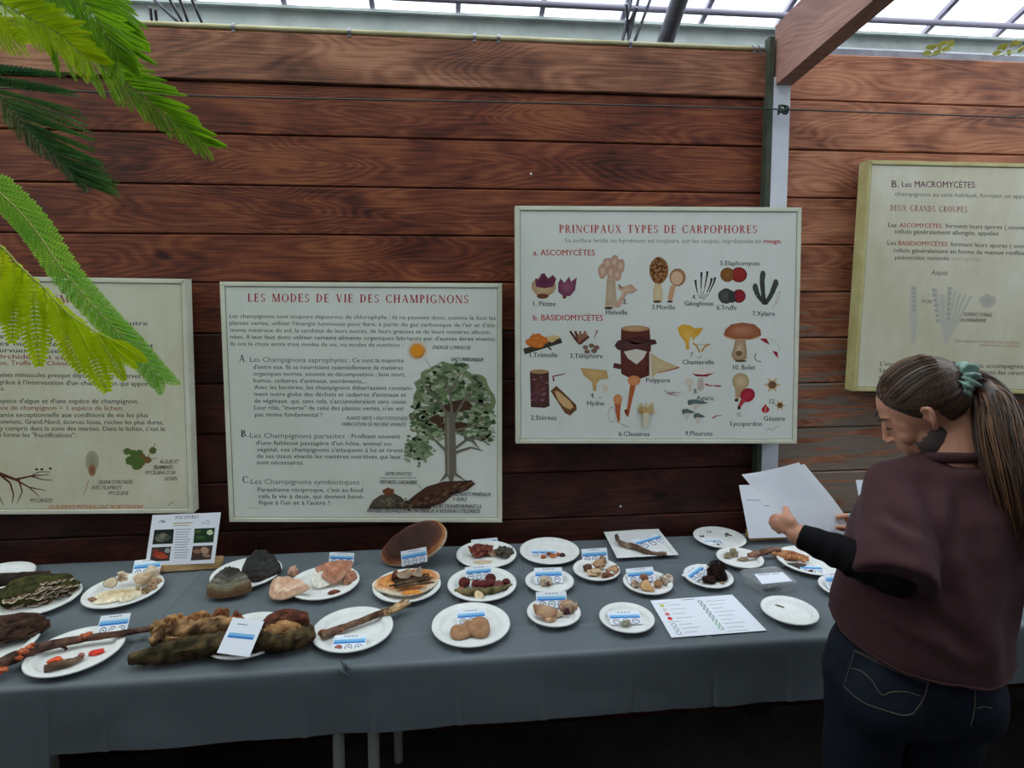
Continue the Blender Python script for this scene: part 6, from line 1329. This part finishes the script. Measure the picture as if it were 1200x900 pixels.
# upper green frond: out to its tip at (258,176)
pair_frond([(-60,-12,.88),(20,10,.88),(62,38,.88),(115,74,.88),(160,106,.88),(200,138,.88),(236,166,.88)], LG, STEM, .12, .99, 30, lambda t,s: .100*(1-.62*t**1.5)*(1.05 if s>0 else .9), .0058, .58, 26)
pair_frond([(20,-60,.82),(60,-30,.82),(100,5,.82),(128,45,.82),(140,70,.82)], LG, STEM, .15, .98, 16, lambda t,s: .075*(1-.5*t), .0058, .55, 22)
pair_frond([(-40,-30,.80),(0,2,.80),(36,22,.80),(70,40,.80),(100,68,.80)], LY, STEM, .1, .98, 16, lambda t,s: .062*(1-.4*t), .0062, .8, 20)
pair_frond([(60,-70,.95),(100,-30,.95),(135,10,.95),(152,40,.95)], LG, STEM, .15, .98, 15, lambda t,s: .070*(1-.4*t), .0055, .5, 20)
pair_frond([(-50,-60,.86),(10,-36,.86),(70,-10,.86),(118,24,.86),(150,58,.86)], LG, STEM, .1, .98, 18, lambda t,s: .085*(1-.4*t), .006, .5, 22)
pair_frond([(-70,10,.84),(-20,30,.84),(20,48,.84)], LY, STEM, .1, .98, 10, lambda t,s: .05*(1-.4*t), .006, .8, 16)
# darker frond hanging on the left
pair_frond([(-70,60,1.0),(-20,95,1.0),(14,130,1.0),(45,165,1.0),(78,196,1.0),(100,216,1.0)], LD, M('dark_leaf_stalk', c(50,70,50), .6), .08, .98, 34, lambda t,s: .15*(1-.68*t)*(1.15 if s>0 else .35), .0050, .62, 22)
# lower fronds: pale upper edge, bright blades hanging below
f3, sp3 = frond([(-60,180,.74),(-5,222,.74),(35,262,.74),(75,318,.74),(115,365,.74),(150,402,.74),(188,444,.74)], STEM, .0015)
for i in range(30):
    t = .1+.89*i/29; b_, a_ = samp(sp3,t); vd = (b_-CAM).normalized(); s_ = a_.cross(vd).normalized()
    for sg, L in ((-1,.030),(1,.034)):
        d_ = (a_*.86+s_*sg*.5+vd*.1).normalized(); pinna(b_, b_+d_*L*(1.15-.4*t), s_, .0065, 9, LP, f3)
f4, sp4 = frond([(-70,235,.66),(0,288,.66),(22,311,.66),(50,336,.66),(74,362,.66),(105,385,.66),(135,400,.66)], STEM, .0013)
for t,(tx,ty),w_ in ((.16,(8,378),.0125),(.30,(14,402),.0135),(.42,(46,429),.0145),(.58,(96,436),.0140),(.74,(126,459),.0150),(.88,(146,446),.0090),(.99,(172,424),.007)):
    b_, a_ = samp(sp4,t); tp = P3(tx,ty,.655); vd = (b_-CAM).normalized(); pinna(b_, tp, (tp-b_).cross(vd), w_, 21, LY, f4, 0, .60)
for t,(tx,ty),w_ in ((.05,(-6,372),.012),(.36,(28,372),.010),(.5,(72,398),.011),(.66,(112,420),.010),(.9,(160,432),.007)):
    b_, a_ = samp(sp4,t); tp = P3(tx,ty,.67); vd = (b_-CAM).normalized(); pinna(b_, tp, (tp-b_).cross(vd), w_, 18, LY, f4, 0, .60)
# extra fronds, unseen above and left of the frame, added to shade the left side
for k_,(dx,dy,dz) in enumerate(((.9,.9,.62),(.2,1.2,.7),(1.3,.3,.72),(.5,.1,.95),(-.5,1.0,.8),(-.9,.2,.8),(-.4,-.9,.7),(.7,-.7,.75))):
    e_ = CRN+V((dx,dy,dz)); mid_ = CRN+V((dx*.5,dy*.5,dz*.95)); bm = bmesh.new(); sp_ = smooth_path([CRN,mid_,e_],8); tube(bm, sp_, .006, 6); fr = add_tf('frond', bm, STEM)
    for i in range(12):
        t = .2+.8*i/11; b_, a_ = samp(sp_,t); s_ = a_.cross(UZ).normalized()
        for sg in (-1,1): d_ = (a_*.55+s_*sg-UZ*.15).normalized(); L = .34*(1-.5*abs(t-.45)); pinna(b_, b_+d_*L, d_.cross(UZ), .035, 14, LG, fr, droop=.1)
# little climbing leaves above the right wall
CLB = M('yellow_green_creeper_leaf', c(186,186,90), .6, c(214,206,130), 20, transl=.4)
for cx_, n_, lab in ((1104,9,'small yellow-green creeper sprig on the rail above the right poster'),(1186,7,'small yellow-green creeper sprig on the rail at the right edge')):
    p0 = ony(cx_,62,2.12); o = None; cr_ = thing('creeper_sprig', lab, 'plant', tuple(p0)); bm = bmesh.new(); tube(bm, [ony(cx_-18,66,2.13),p0,ony(cx_+14,54,2.12)],[.002,.002,.001],5); obj('stem', bm, STEM, cr_, smooth=True)
    for i in range(n_):
        pb_ = ony(cx_-18+34*i/n_, 62-8*abs(math.sin(i*2.1))-(4 if i > n_/2 else 0), 2.12+rr.uniform(-.015,.015)); a = rr.uniform(0,PI); bm = bmesh.new(); u_ = V((math.cos(a),-.4,math.sin(a)*.6)).normalized(); w_ = u_.cross(V((0,1,0.3))).normalized(); L = .016
        q_ = [pb_-u_*L, pb_-u_*L*.3+w_*L*.55, pb_+u_*L*.5+w_*L*.45, pb_+u_*L*1.1, pb_+u_*L*.5-w_*L*.45, pb_-u_*L*.3-w_*L*.55]; a_ = [bm.verts.new(x_) for x_ in q_]; b_ = [bm.verts.new(x_+V((0,.0006,.0004))) for x_ in q_]
        bm.faces.new(a_); bm.faces.new(b_[::-1]); [bm.faces.new((a_[k_],b_[k_],b_[(k_+1)%6],a_[(k_+1)%6])) for k_ in range(6)]
        obj('leaf', bm, CLB, cr_)
